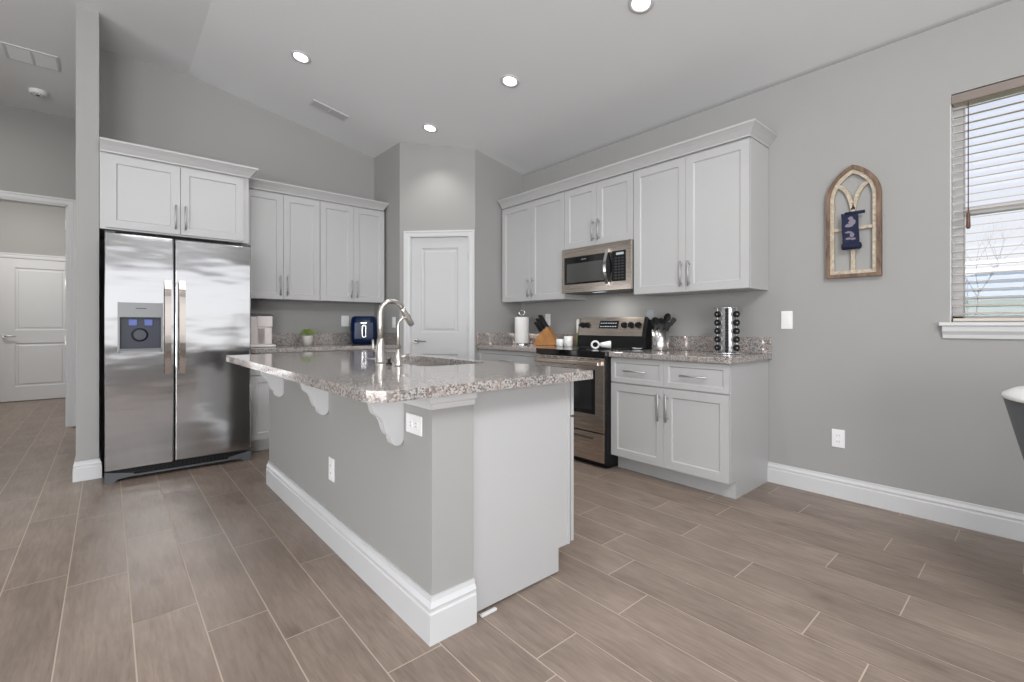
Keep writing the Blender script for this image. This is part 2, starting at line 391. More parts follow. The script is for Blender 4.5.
# living side of the room, behind and left of the camera
bm = B()
RX0, RX1, RZ0, RZ1 = -0.5, 2.9, 0.72, 2.42
bx(bm, -4.15, -3.75, -3.35, -3.2, 0, ZF + .01); bx(bm, -.95, RX0, -3.35, -3.2, 0, ZF + .01); bx(bm, -3.75, -.95, -3.35, -3.2, 2.5, ZF + .01); bx(bm, RX1, XC, -3.35, -3.2, 0, zceil(RX1))
bx(bm, RX0, RX1, -3.35, -3.2, 0, RZ0); prism(bm, top_poly(RX0, RX1, RZ1), lambda p_, q_, s: (p_, s, q_), -3.35, -3.2)
struct('wall_rear', bm, 'wall_paint')
bm = B(); bx(bm, -4.15, -4.0, -3.2, -1.3, 0, ZF + .01); bx(bm, -4.15, -4.0, 2.5, SY + .12, 0, ZF + .01); bx(bm, -4.15, -4.0, -1.3, 2.5, 2.5, ZF + .01)
struct('wall_left', bm, 'wall_paint')
bm = B(); bx(bm, -4.0, -1.95, SY, SY + 0.12, 0, ZF + .01); struct('wall_living_back', bm, 'wall_paint')

# ------------------------------------------------------------------ baseboards
def bprof(h, t):
    return [(0, 0), (t, 0), (t, h * 0.66), (t * 0.80, h * 0.70), (t * 0.80, h * 0.755), (t * 0.92, h * 0.775), (t * 0.92, h * 0.80), (t * 0.45, h * 0.90), (t * 0.40, h), (0, h)]
bm = B(); sweep(bm, [(XC, 1.31, 0), (XC, -3.2, 0)], bprof(0.140, 0.016), side=1); struct('baseboard_right', bm, 'trim_white')
bm = B(); sweep(bm, [(SX0, 7.08, 0), (SX0, SY, 0), (SX1, SY, 0), (SX1, 5.15, 0)], bprof(0.140, 0.016), side=1)
struct('baseboard_stub', bm, 'trim_white')

# ------------------------------------------------------------------ panelled slabs (shaker and two-panel doors)
def panel_slab(bm, x0, x1, z0, z1, y0, t, cells, rings):
    """slab whose front is at y=y0 (facing -y), back at y0+t; cells = [(cx0,cx1,cz0,cz1)] recessed with rings [(inset, depth)]"""
    xs = sorted({x0, x1} | {c[0] for c in cells} | {c[1] for c in cells}); zs = sorted({z0, z1} | {c[2] for c in cells} | {c[3] for c in cells})
    V = {}
    def vert(x, y, z):
        key = (round(x, 5), round(y, 5), round(z, 5))
        if key not in V: V[key] = bm.verts.new((x, y, z))
        return V[key]
    for i in range(len(xs) - 1):
        for j in range(len(zs) - 1):
            mx, mz = (xs[i] + xs[i + 1]) / 2, (zs[j] + zs[j + 1]) / 2
            if any(c[0] < mx < c[1] and c[2] < mz < c[3] for c in cells): continue
            bm.faces.new([vert(xs[i], y0, zs[j]), vert(xs[i + 1], y0, zs[j]), vert(xs[i + 1], y0, zs[j + 1]), vert(xs[i], y0, zs[j + 1])])
    for c in cells:
        cur = [vert(c[0], y0, c[2]), vert(c[1], y0, c[2]), vert(c[1], y0, c[3]), vert(c[0], y0, c[3])]
        for ins, dep in rings:
            nx = [vert(c[0] + ins, y0 + dep, c[2] + ins), vert(c[1] - ins, y0 + dep, c[2] + ins), vert(c[1] - ins, y0 + dep, c[3] - ins), vert(c[0] + ins, y0 + dep, c[3] - ins)]
            for k in range(4): bm.faces.new([cur[k], cur[(k + 1) % 4], nx[(k + 1) % 4], nx[k]])
            cur = nx
        bm.faces.new(cur)
    for i in range(len(xs) - 1):
        for z in (z0, z1): bm.faces.new([vert(xs[i], y0, z), vert(xs[i + 1], y0, z), vert(xs[i + 1], y0 + t, z), vert(xs[i], y0 + t, z)])
    for j in range(len(zs) - 1):
        for x in (x0, x1): bm.faces.new([vert(x, y0, zs[j]), vert(x, y0, zs[j + 1]), vert(x, y0 + t, zs[j + 1]), vert(x, y0 + t, zs[j])])
    bx_ = [vert(x, y0 + t, z0) for x in xs] + [vert(x1, y0 + t, z) for z in zs[1:]] + [vert(x, y0 + t, z1) for x in xs[::-1][1:]] + [vert(x0, y0 + t, z) for z in zs[::-1][1:-1]]
    bm.faces.new(bx_)

SHAKER = [(0.0025, 0.0045), (0.007, 0.0085)]
RAISED = [(0.004, 0.006), (0.014, 0.010), (0.030, 0.010), (0.040, 0.004)]
DT = 0.019
def shaker(x0, x1, z0, z1, y0, stile=0.057):
    bm = B(); panel_slab(bm, x0, x1, z0, z1, y0, DT, [(x0 + stile, x1 - stile, z0 + stile, z1 - stile)], SHAKER); return bm
def bar_handle(parent, x, z, y, L=0.19, vertical=True, m='handle_steel'):
    bm = B(); r = 0.0058; o = 0.028
    if vertical:
        lathe(bm, [(r, z - L / 2), (r, z + L / 2)], (x, y - o, 0), 10)
        for s in (-1, 1): lathe(bm, [(0.0045, y - o), (0.0045, y)], (x, 0, z + s * L * 0.37), 8, 'Y')
    else:
        lathe(bm, [(r, x - L / 2), (r, x + L / 2)], (0, y - o, z), 10, 'X')
        for s in (-1, 1): lathe(bm, [(0.0045, y - o), (0.0045, y)], (x + s * L * 0.37, 0, z), 8, 'Y')
    return obj('handle', bm, m, parent)

def cabinet(name, label, cat, loc, rz, w, z0, z1, d, doors=(), drawers=(), toe=0.0, group=None, open_top=False):
    """local frame: x to the right along the front, y=0 the box front, +y into the wall; doors stand DT proud"""
    t = thing(name, label, cat, loc, rz, group)
    bm = B()
    if toe: pts = [(0.076, z0), (d, z0), (d, z1), (0, z1), (0, 0.114), (0.076, 0.114)]
    else: pts = [(0, z0), (d, z0), (d, z1), (0, z1)]
    prism(bm, pts, lambda p_, q_, s: (s, p_, q_), 0, w); obj('body', bm, 'cabinet_white', t)
    for (a, b, c, e, hs) in doors:
        dr = obj('door', shaker(a, b, c, e, -DT), 'cabinet_white', t)
        if hs:
            hx = b - 0.030 if hs[0] == 'R' else a + 0.030
            hz = c + 0.130 if hs[1] == 'B' else e - 0.135
            bar_handle(dr, hx, hz, -DT)
    for (a, b, c, e) in drawers:
        dr = obj('drawer', shaker(a, b, c, e, -DT, 0.034), 'cabinet_white', t)
        bar_handle(dr, (a + b) / 2, (c + e) / 2, -DT, 0.19, False)
    return t
g = 0.0025
RZ = -PI / 2
YE, YT = 1.31, 2.222
XB = 2.950 + DT       # right base box fronts
cabinet('base_cabinet', 'white base cabinet with two drawers over two doors, right of the oven range', 'cabinet', (XB, YT, 0), RZ, YT - YE, 0, 0.876, XC - XB - .001,
        doors=[(g, 0.456 - g / 2, 0.117, 0.674, 'RT'), (0.456 + g / 2, 0.912 - g, 0.117, 0.674, 'LT')],
        drawers=[(g, 0.456 - g / 2, 0.684, 0.868), (0.456 + g / 2, 0.912 - g, 0.684, 0.868)], toe=1)
cabinet('base_cabinet', 'white base cabinet between the oven range and the pantry wall', 'cabinet', (XB, YQ - .002, 0), RZ, YQ - 2.987, 0, 0.876, XC - XB - .001,
        doors=[(g, 0.46, 0.117, 0.674, 'RT'), (0.465, 0.942, 0.117, 0.674, 'LT')],
        drawers=[(g, 0.942, 0.684, 0.868)], toe=1)
YBL = YD - 0.61
cabinet('base_cabinet', 'white base cabinet run beside the refrigerator under the coffee maker', 'cabinet', (0.925, YBL, 0), 0, 0.70, 0, 0.876, 0.608,
        doors=[(g, 0.349, 0.117, 0.674, 'RT'), (0.352, 0.70 - g, 0.117, 0.674, 'LT')], drawers=[(g, 0.70 - g, 0.684, 0.868)], toe=1)
cabinet('base_cabinet', 'white base cabinet under the blue air fryer, against the pantry wall', 'cabinet', (1.627, YBL, 0), 0, 0.72, 0, 0.876, 0.608,
        doors=[(g, 0.359, 0.117, 0.674, 'RT'), (0.362, 0.72 - g, 0.117, 0.674, 'LT')], drawers=[(g, 0.72 - g, 0.684, 0.868)], toe=1)
XU = 3.2536 + DT
UD = XC - XU - .001
cabinet('upper_cabinet', 'white two-door wall cabinet right of the microwave, above the spice rack', 'cabinet', (XU, YT, 0), RZ, YT - YE, 1.369, 2.40, UD,
        doors=[(g, 0.456 - g / 2, 1.372, 2.375, 'RB'), (0.456 + g / 2, 0.912 - g, 1.372, 2.375, 'LB')], group=None)
cabinet('upper_cabinet', 'short white two-door wall cabinet directly above the microwave', 'cabinet', (XU, 2.985, 0), RZ, 0.762, 1.826, 2.40, UD,
        doors=[(g, 0.381 - g / 2, 1.829, 2.375, 'RB'), (0.381 + g / 2, 0.762 - g, 1.829, 2.375, 'LB')])
cabinet('upper_cabinet', 'white two-door wall cabinet left of the microwave, above the knife block', 'cabinet', (XU, 3.905, 0), RZ, 0.919, 1.369, 2.40, UD,
        doors=[(g, 0.458, 1.372, 2.375, 'RB'), (0.461, 0.919 - g, 1.372, 2.375, 'LB')])
YU = 4.828 + DT
cabinet('upper_cabinet', 'white two-door wall cabinet next to the refrigerator, above the coffee maker', 'cabinet', (0.936, YU, 0), 0, 0.687, 1.369, 2.40, YD - YU - .001,
        doors=[(g, 0.342, 1.372, 2.375, 'RB'), (0.345, 0.687 - g, 1.372, 2.375, 'LB')])
cabinet('upper_cabinet', 'white two-door wall cabinet next to the pantry wall, above the air fryer', 'cabinet', (1.624, YU, 0), 0, 0.698, 1.369, 2.40, YD - YU - .001,
        doors=[(g, 0.347, 1.372, 2.375, 'RB'), (0.350, 0.698 - g, 1.372, 2.375, 'LB')])
t = cabinet('upper_cabinet', 'deep white two-door cabinet above the stainless refrigerator', 'cabinet', (SX1 + .003, 4.52 + DT, 0), 0, 0.966, 1.828, 2.40, YD - 4.52 - DT - .001,
        doors=[(0.036, 0.479, 1.840, 2.375, 'RB'), (0.483, 0.926, 1.840, 2.375, 'LB')])
# ------------------------------------------------------------------ crown mouldings
CR = [(0, 0), (0.008, 0), (0.010, 0.012), (0.034, 0.045), (0.054, 0.066), (0.060, 0.070), (0.060, 0.084), (0, 0.084)]
bm = B(); sweep(bm, [(XU - DT, 3.905, 2.388), (XU - DT, YE, 2.388), (XC - .002, YE, 2.388)], CR, side=1)
tag(obj('crown_molding', bm, 'cabinet_white'), 'white crown molding along the wall cabinets around the microwave', 'molding')
bm = B(); sweep(bm, [(0.936, YU - DT, 2.388), (2.300, YU - DT, 2.388), (2.300, YD - .002, 2.388)], CR, side=1)
tag(obj('crown_molding', bm, 'cabinet_white'), 'white crown molding over the two cabinets between refrigerator and pantry', 'molding')
bm = B(); sweep(bm, [(SX1 + .003, 4.52, 2.388), (0.922, 4.52, 2.388), (0.922, YD - .002, 2.388)], CR, side=1)
tag(obj('crown_molding', bm, 'cabinet_white'), 'white crown molding on the deep cabinet above the refrigerator', 'molding')

# ------------------------------------------------------------------ countertops and splashes
def rounded_rect(x0, x1, y0, y1, rs, n=5):
    pts = []
    cs = [((x0, y0), PI, rs[0]), ((x1, y0), 1.5 * PI, rs[1]), ((x1, y1), 0, rs[2]), ((x0, y1), 0.5 * PI, rs[3])]
    for (cx, cy), a0, r in cs:
        ox = cx + r if cx == x0 else cx - r; oy = cy + r if cy == y0 else cy - r
        if r == 0: pts.append((cx, cy)); continue
        for i in range(n + 1):
            a = a0 + i / n * PI / 2; pts.append((ox + r * math.cos(a), oy + r * math.sin(a)))
    return pts
def plate_with_hole(bm, outer, inner, z0, z1):
    """horizontal slab with a hole: outer / inner outlines"""
    def loop(pts, z): 
        v = [bm.verts.new((x, y, z)) for x, y in pts]; return v, [bm.edges.new((v[i], v[(i + 1) % len(v)])) for i in range(len(v))]
    L = {}
    for z in (z0, z1):
        vo, eo = loop(outer, z); es = list(eo); vi = None
        if inner: vi, ei = loop(inner, z); es += ei
        bmesh.ops.triangle_fill(bm, use_beauty=True, edges=es, normal=(0, 0, 1)); L[z] = (vo, vi)
    for idx in (0, 1):
        a, b = L[z0][idx], L[z1][idx]
        if a is None: continue
        for i in range(len(a)): bm.faces.new((a[i], a[(i + 1) % len(a)], b[(i + 1) % len(a)], b[i]))
def bev_mod(o, w=0.004, s=2):
    md = o.modifiers.new('bevel', 'BEVEL'); md.width = w; md.segments = s; md.limit_method = 'ANGLE'; md.angle_limit = math.radians(50)
    return o
bm = B(); prism(bm, rounded_rect(2.918, XC - .001, 1.285, 2.220, (0.02, 0, 0, 0)), lambda a, b, s: (a, b, s), 0.876, 0.914)
t = tag(bev_mod(obj('countertop', bm, 'granite')), 'speckled granite countertop holding the spice rack, right of the range', 'countertop')
one_box('backsplash', 'granite', t, XC - .021, XC - .001, 1.285, 2.220, 0.9142, 1.030, bev=.002)
t2 = None
bm = B(); prism(bm, rounded_rect(2.918, XC - .001, 2.987, YQ - .001, (0, 0, 0, 0)), lambda a, b, s: (a, b, s), 0.876, 0.914)
t = tag(bev_mod(obj('countertop', bm, 'granite')), 'speckled granite countertop holding the paper towels, left of the range', 'countertop')
bm = B(); bx(bm, XC - .021, XC - .001, 2.987, YQ - .022, 0.9142, 1.030, bev=.002); bx(bm, 2.925, XC - .001, YQ - .021, YQ - .001, 0.9142, 1.040, bev=.002); obj('backsplash', bm, 'granite', t)
bm = B(); prism(bm, rounded_rect(0.925, XP - .001, YBL - .045, YD - .001, (0, 0, 0, 0)), lambda a, b, s: (a, b, s), 0.876, 0.914)
t = tag(bev_mod(obj('countertop', bm, 'granite')), 'speckled granite countertop along the back wall beside the refrigerator', 'countertop')
bm = B(); bx(bm, 0.925, XP - .022, YD - .021, YD - .001, 0.9142, 1.040, bev=.002); bx(bm, XP - .021, XP - .001, YBL - .0, YD - .001, 0.9142, 1.040, bev=.002); obj('backsplash', bm, 'granite', t)

# ------------------------------------------------------------------ island
IX0, IX1, IY0, IY1 = 0.864, 1.046, 1.424, 3.615
isl = thing('kitchen_island', 'kitchen island with grey knee wall, white end panel and corbels', 'kitchen island', (IX0, IY0, 0))
ib = lambda bm: bmesh.ops.translate(bm, verts=bm.verts[:], vec=(-IX0, -IY0, 0))
def iobj(name, bm, m, parent=isl, **k): ib(bm); return obj(name, bm, m, parent, **k)
bm = B(); bx(bm, IX0, IX1, IY0, IY1, 0, 0.8755); iobj('knee_wall', bm, 'wall_paint')
bm = B(); sweep(bm, [(IX0, IY1, 0), (IX0, IY0, 0), (IX1, IY0, 0)], bprof(0.160, 0.020), side=1); iobj('baseboard', bm, 'trim_white')
bm = B(); sweep(bm, [(IX0, IY1, 0.818), (IX0, IY0, 0.818), (IX1, IY0, 0.818)], [(0, 0), (.006, 0), (.009, .006), (.012, .016), (.012, .020), (.020, .024), (.022, .030), (.022, .0575), (0, .0575)], side=1)
iobj('cap_molding', bm, 'trim_white')
EY = IY0 + 0.018
bm = B(); prism(bm, [(IX1, .010), (1.532, .010), (1.532, .114), (1.606, .114), (1.606, .8755), (IX1, .8755)], lambda p_, q_, s: (p_, s, q_), EY, EY + .019)
iobj('end_panel', bm, 'cabinet_white')
bm = B(); bx(bm, 1.588, 1.606, EY - .003, EY, .114, .8755); iobj('face_stile', bm, 'cabinet_white')
bm = B()
prism(bm, [(IX1, .002), (1.53, .002), (1.53, .114), (1.618, .114), (1.618, .62), (IX1, .62)], lambda p_, q_, s: (p_, s, q_), EY + .019, IY1 - .02)
iobj('body', bm, 'cabinet_white')
bm = B(); bx(bm, 1.603, 1.618, EY + .019, IY1 - .02, .62, .8755); bx(bm, IX1, 1.603, IY1 - .04, IY1 - .02, .62, .8755); iobj('face_frame', bm, 'cabinet_white')
# doors on the range side
def island_door(y0, y1, z0, z1, hs):
    bm = shaker(0, y1 - y0, z0, z1, -DT)
    bmesh.ops.transform(bm, matrix=Matrix.Translation((1.6195, y0, 0)) @ Matrix.Rotation(PI / 2, 4, 'Z'), verts=bm.verts[:]); ib(bm)
    dr = obj('door', bm, 'cabinet_white', isl)
    b2 = B(); yy = y1 - .03 if hs else y0 + .03; zz = (z1 - .135) if z1 - z0 > .3 else (z0 + z1) / 2
    if z1 - z0 > .3:
        lathe(b2, [(.0058, zz - .08), (.0058, zz + .08)], (1.6195 + DT + .028, yy, 0), 10)
        for s in (-1, 1): lathe(b2, [(.0045, 1.6195 + DT), (.0045, 1.6195 + DT + .028)], (0, yy, zz + s * .06), 8, 'X')
    else:
        lathe(b2, [(.0058, (y0 + y1) / 2 - .08), (.0058, (y0 + y1) / 2 + .08)], (1.6195 + DT + .028, 0, zz), 10, 'Y')
    ib(b2); obj('handle', b2, 'handle_steel', dr)
yy = EY + .004
for wd, hs in ((.36, 1), (.36, 0), (.62, 1), (.39, 1), (.38, 0)):
    island_door(yy, yy + wd - .003, .117, .690, hs); island_door(yy, yy + wd - .003, .700, .868, hs); yy += wd + .001
# corbels
cor = [(0, .8755), (-.170, .8755), (-.170, .862), (-.158, .858), (-.150, .835), (-.141, .800), (-.134, .786), (-.126, .783), (-.108, .772), (-.096, .752), (-.090, .728),
       (-.082, .708), (-.072, .698), (-.060, .695), (-.060, .680), (-.054, .668), (-.044, .659), (-.030, .655), (-.016, .657), (-.006, .664), (0, .676)]
for yc in (1.650, 2.460, 3.275):
    bm = B(); prism(bm, [(IX0 + a * .88, b) for a, b in cor], lambda p_, q_, s: (p_, s, q_), yc - .022, yc + .022)
    bmesh.ops.bevel(bm, geom=bm.edges[:], offset=.0015, segments=1, affect='EDGES'); iobj('corbel', bm, 'trim_white')
# granite top with the sink cut-out
SK = (1.175, 1.560, 1.995, 2.770)
top = bpy.data.objects.new('tmp', None)
bm = B()
plate_with_hole(bm, rounded_rect(0.602, 1.652, 1.336, 3.650, (.07, .012, .05, .03)), rounded_rect(*SK, (.05, .05, .05, .05)), 0.876, 0.914)
itop = tag(bev_mod(obj('island_countertop', bm, 'granite'), .005, 3), 'speckled granite countertop of the island with a sink cut-out', 'countertop')
# sink
bm = B(); x0, x1, y0, y1 = SK
for (a0, a1, b0, b1, c0, c1) in ((x0 - .008, x0 - .004, y0 - .008, y1 + .008, .67, .8755), (x1 + .004, x1 + .008, y0 - .008, y1 + .008, .67, .8755),
                                 (x0 - .008, x1 + .008, y0 - .008, y0 - .004, .67, .8755), (x0 - .008, x1 + .008, y1 + .004, y1 + .008, .67, .8755), (x0 - .008, x1 + .008, y0 - .008, y1 + .008, .666, .671)):
    bx(bm, a0, a1, b0, b1, c0, c1)
mat('sink_steel', (0.55, 0.53, 0.51, 1), 0.40, 1.0)
s_ = tag(obj('sink', bm, 'sink_steel'), 'undermount stainless steel sink in the island countertop', 'sink')
bm = B(); lathe(bm, [(.045, .671), (.045, .674), (.030, .674), (.028, .672)], ((x0 + x1) / 2, (y0 + y1) / 2, 0), 20); obj('drain', bm, 'chrome', s_)

# outlets
def plate(name, label, loc, rz, w, h, kind, parent=None):
    t = thing(name, label, 'outlet' if 'outlet' in name else 'switch', loc, rz)
    bm = B(); bx(bm, -w / 2, w / 2, -.006, 0, -h / 2, h / 2, bev=.002); obj('cover_plate', bm, 'plate_white', t)
    if kind == 'rocker':
        bm = B(); bx(bm, -.016, .016, -.009, -.005, -.032, .032, bev=.001); obj('rocker', bm, 'plate_white', t)
    elif kind in ('duplexV', 'duplexH'):
        for s in (-1, 1):
            o_ = (0, s * .020) if kind == 'duplexV' else (s * .020, 0)
            bm = B(); bx(bm, o_[0] - .0145, o_[0] + .0145, -.008, -.005, o_[1] - .014, o_[1] + .014, bev=.001); r = obj('receptacle', bm, 'plate_white', t)
            bm = B()
            for q in (-.006, .006):
                if kind == 'duplexV': bx(bm, o_[0] + q - .001, o_[0] + q + .001, -.0085, -.007, o_[1] - .004, o_[1] + .006)
                else: bx(bm, o_[0] - .004, o_[0] + .006, -.0085, -.007, o_[1] + q - .001, o_[1] + q + .001)
            obj('slots', bm, 'socket_dark', r)
    return t
plate('wall_outlet', 'white outlet plate mounted sideways beside the island corbel nearest the corner', (IX0, 1.545, .748), RZ, .116, .072, 'duplexH')
plate('wall_outlet', 'white upright outlet low on the long grey side of the island', (IX0, 2.390, .383), RZ, .072, .116, 'duplexV')
plate('wall_switch', 'white rocker light switch on the right wall beside the cabinets', (XC, 1.189, 1.155), RZ, .072, .125, 'rocker')
plate('wall_outlet', 'white outlet low on the right wall below the arched wall decor', (XC, 0.886, .384), RZ, .072, .116, 'duplexV')
plate('wall_switch', 'double-wide white plate on the back wall left of the blue air fryer', (2.005, YD, 1.168), 0, .085, .120, 'rocker')
plate('wall_switch', 'white plate on the pantry side wall behind the faucet', (XP, 4.655, 1.152), -PI / 2, .075, .116, 'rocker')
plate('wall_outlet', 'white outlet on the wall behind the knife block', (XC, 3.523, 1.180), RZ, .075, .125, 'duplexV')

# ------------------------------------------------------------------ refrigerator
FX, FY = -0.016, 4.327; FW = 0.914
fr = thing('refrigerator', 'stainless steel side-by-side refrigerator with ice and water dispenser', 'refrigerator', (FX, FY, 0))
bm = B(); bx(bm, .006, FW - .006, .075, .76, .02, 1.755, bev=.004); obj('body', bm, 'dark_grey', fr)
DB, DTP = 0.092, 1.770; DX = 0.397
def fdoor(x0, x1, cut=None):
    bm = B(); r = .010
    if not cut: bx(bm, x0, x1, 0, .068, DB, DTP, bev=r, seg=3)
    else:
        cx0, cx1, cz0, cz1 = cut
        panel_slab(bm, x0, x1, DB, DTP, 0, .068, [cut], [(0.0005, .050)])
        es = [e for e in bm.edges if all(v.co.y < .001 for v in e.verts) and (all(abs(v.co.x - x0) < 1e-4 for v in e.verts) or all(abs(v.co.x - x1) < 1e-4 for v in e.verts))]
        bmesh.ops.bevel(bm, geom=es, offset=r, segments=3, profile=.5, affect='EDGES')
    return bm
dcut = (0.075, 0.322, 0.928, 1.280)
dl = obj('freezer_door', fdoor(.0, DX - .004, dcut), 'fridge_steel', fr)
drr = obj('refrigerator_door', fdoor(DX + .004, FW), 'fridge_steel', fr)
def fhandle(x, parent):
    bm = B(); pts = []
    for i in range(13):
        z = .755 + i / 12 * .695; e = abs(i / 12 - .5) * 2
        y = -.052 + .010 * e ** 2 + (.030 if i in (0, 12) else 0)
        pts.append((z, y))
    for (z0, ya), (z1, yb) in zip(pts, pts[1:]):
        pass
    out = [(-.058 + .014 * (abs(i / 12 - .5) * 2) ** 3, .755 + i / 12 * .695) for i in range(13)]
    inn = [(a + .016, b) for a, b in out[::-1]]
    prism(bm, out + inn, lambda p_, q_, s: (s, p_, q_), x - .019, x + .019)
    bmesh.ops.bevel(bm, geom=[e for e in bm.edges if abs(e.verts[0].co.x - e.verts[1].co.x) < 1e-6], offset=.004, segments=2, affect='EDGES')
    for z in (.775, 1.43): bx(bm, x - .012, x + .012, -.036, .002, z - .018, z + .018)
    return obj('handle', bm, 'handle_bronze', parent)
fhandle(.355, dl); fhandle(.443, drr)
dp = B(); a0, a1, b0, b1 = dcut
bx(dp, a0 - .004, a1 + .004, -.004, .004, b1 - .105, b1 + .002, bev=.002)
disp = obj('dispenser', dp, 'dispenser_grey', dl)
bm = B()
for q in ((a0 - .006, a0 + .006, b0 - .006, b1 + .004), (a1 - .006, a1 + .006, b0 - .006, b1 + .004), (a0, a1, b0 - .006, b0 + .006)): bx(bm, q[0], q[1], -.003, .010, q[2], q[3])
obj('dispenser_frame', bm, 'dispenser_grey', disp)
bm = B(); bx(bm, a0 + .006, a1 - .006, .008, .048, b0 + .006, b0 + .020); obj('drip_tray', bm, 'grey_plastic', disp)
bm = B(); bx(bm, a0 + .006, a1 - .006, .044, .0495, b0 + .006, b1 - .10); obj('niche_back', bm, 'niche_blue', disp)
for q in (a0 + .055, a0 + .145):
    bm = B(); bx(bm, q, q + .050, .030, .044, b1 - .165, b1 - .118, bev=.004); obj('dispenser_light', bm, 'dispenser_glow', disp)
bm = B(); lathe(bm, [(.035, .020), (.050, .044)], (a0 + .12, 0, b0 + .12), 20, 'Y'); obj('paddle', bm, 'paddle_grey', disp)
bm = B(); bx(bm, a0 + .095, a0 + .155, -.0048, -.004, b1 - .042, b1 - .036); obj('brand_strip', bm, 'dark_grey', disp)
bm = B(); bx(bm, .03, FW - .03, .035, .075, .018, .086)
for i in range(26): bx(bm, .11 + i * .027, .126 + i * .027, .030, .036, .040, .074)
obj('kick_grille', bm, 'black_plastic', fr)
bm = B()
for s, x in ((1, .0), (-1, FW)):
    prism(bm, [(0, .000), (0, .080), (.07, .066), (.16, .050), (.16, .030), (.07, .020), (.05, .0)], lambda p_, q_, q2, x=x, s=s: (x + s * p_, q2, q_), .012, .06)
bx(bm, .15, FW - .15, .014, .03, .026, .038)
obj('foot_cover', bm, 'bin_grey', fr)
for q in (.0, FW - .06):
    bm = B(); bx(bm, q, q + .06, .03, .12, 1.772, 1.790, bev=.003); obj('hinge_cover', bm, 'dark_grey', fr)

# ------------------------------------------------------------------ range
RY1 = 2.979; RW = 0.756
rg = thing('oven_range', 'stainless electric range with black glass cooktop and rear control panel', 'oven', (2.884, RY1, 0), RZ)
bm = B(); bx(bm, 0.002, RW - .002, .024, .675, .030, .866); obj('body', bm, 'black_plastic', rg)
bm = B(); bx(bm, -.001, RW + .001, -.010, .600, .868, .916, bev=.005, seg=2); ct = obj('cooktop', bm, 'black_glass', rg)
for (u, v, r) in ((.20, .19, .095), (.56, .19, .115), (.20, .45, .115), (.56, .45, .085)):
    bm = B(); lathe(bm, [(r, .9162), (r, .9166), (r - .003, .9166), (r - .003, .9162)], (u, v, 0), 32, caps=False); obj('burner_ring', bm, 'grey_plastic', ct)
wx0, wx1, wz0, wz1 = .070, RW - .100, .415, .768
bm = B(); panel_slab(bm, .003, RW - .016, .282, .862, 0, .023, [(wx0, wx1, wz0, wz1)], [(.001, .003)])
od = obj('oven_door', bm, 'range_steel', rg)
bm = B(); panel_slab(bm, wx0 + .0015, wx1 - .0015, wz0 + .0015, wz1 - .0015, .0005, .0022, [(wx0 + .035, wx1 - .035, wz0 + .035, wz1 - .04)], [(.001, .001)]); obj('window', bm, 'black_glass', od)
bm = B()
bx(bm, wx0 + .036, wx1 - .036, .0009, .0014, wz0 + .036, wz1 - .041); obj('window_pane', bm, 'oven_glass', od)
bm = B()
out = [(-.050 + .006 * abs(i / 8 - .5) * 2, i / 8) for i in range(9)]
bx(bm, .022, RW - .030, -.052, -.036, .800, .838, bev=.007, seg=3)
for x in (.03, RW - .06): bx(bm, x, x + .03, -.040, .002, .806, .832)
obj('handle', bm, 'range_steel', od)
for i in range(9):
    bm = B(); bx(bm, .05 + i * .075, .10 + i * .075, -.0008, .002, .848, .853); obj('vent_slot', bm, 'black_plastic', od)
bm = B(); bx(bm, .003, RW - .016, 0, .023, .050, .272, bev=.004, seg=2); dwr = obj('storage_drawer', bm, 'range_steel', rg)
bm = B(); bx(bm, .12, RW - .12, -.003, .001, .222, .238, bev=.001); obj('finger_pull', bm, 'dark_grey', dwr)
bm = B(); bx(bm, .02, RW - .02, .06, .60, .0, .03); obj('foot_rail', bm, 'black_plastic', rg)
# back guard
bm = B()
prism(bm, [(.541, .917), (.682, .917), (.682, 1.190), (.592, 1.190), (.549, 1.035), (.543, 1.02)], lambda p_, q_, s: (s, p_, q_), .004, RW - .002)
bgd = obj('back_guard', bm, 'black_plastic', rg)
gy = lambda z: .545 + (z - 1.025) / (1.186 - 1.025) * .045
bm = B(); prism(bm, [(gy(1.025) - .004, 1.025), (gy(1.186) - .004, 1.192), (.620, 1.192), (.620, 1.187), (gy(1.183) + .003, 1.183), (gy(1.025) + .003, 1.025)], lambda p_, q_, s: (s, p_, q_), .014, RW - .035)
cp = obj('control_panel', bm, 'range_steel', bgd)
bm = B(); prism(bm, [(gy(1.090) - .0055, 1.090), (gy(1.160) - .0055, 1.160), (gy(1.160) - .003, 1.160), (gy(1.090) - .003, 1.090)], lambda p_, q_, s: (s, p_, q_), .250, .465)
cd = obj('display', bm, 'black_glass', cp)
bm = B()
for r_ in range(2):
    for c_ in range(7):
        z = 1.105 + r_ * .030; x = .264 + c_ * .027
        prism(bm, [(gy(z) - .0062, z), (gy(z + .006) - .0062, z + .007), (gy(z + .006) - .005, z + .007), (gy(z) - .005, z)], lambda p_, q_, s: (s, p_, q_), x, x + .016)
obj('display_digits', bm, 'display_text', cd)
for x in (.055, .112, .528, .600, .672):
    bm = B(); z = 1.122
    lathe(bm, [(.023, gy(z) - .028), (.025, gy(z) - .024), (.025, gy(z) - .006), (.027, gy(z) - .003)], (x, 0, z), 20, 'Y')
    bx(bm, x - .004, x + .004, gy(z) - .034, gy(z) - .024, z - .020, z + .020, bev=.001)
    obj('knob', bm, 'black_plastic', cp)

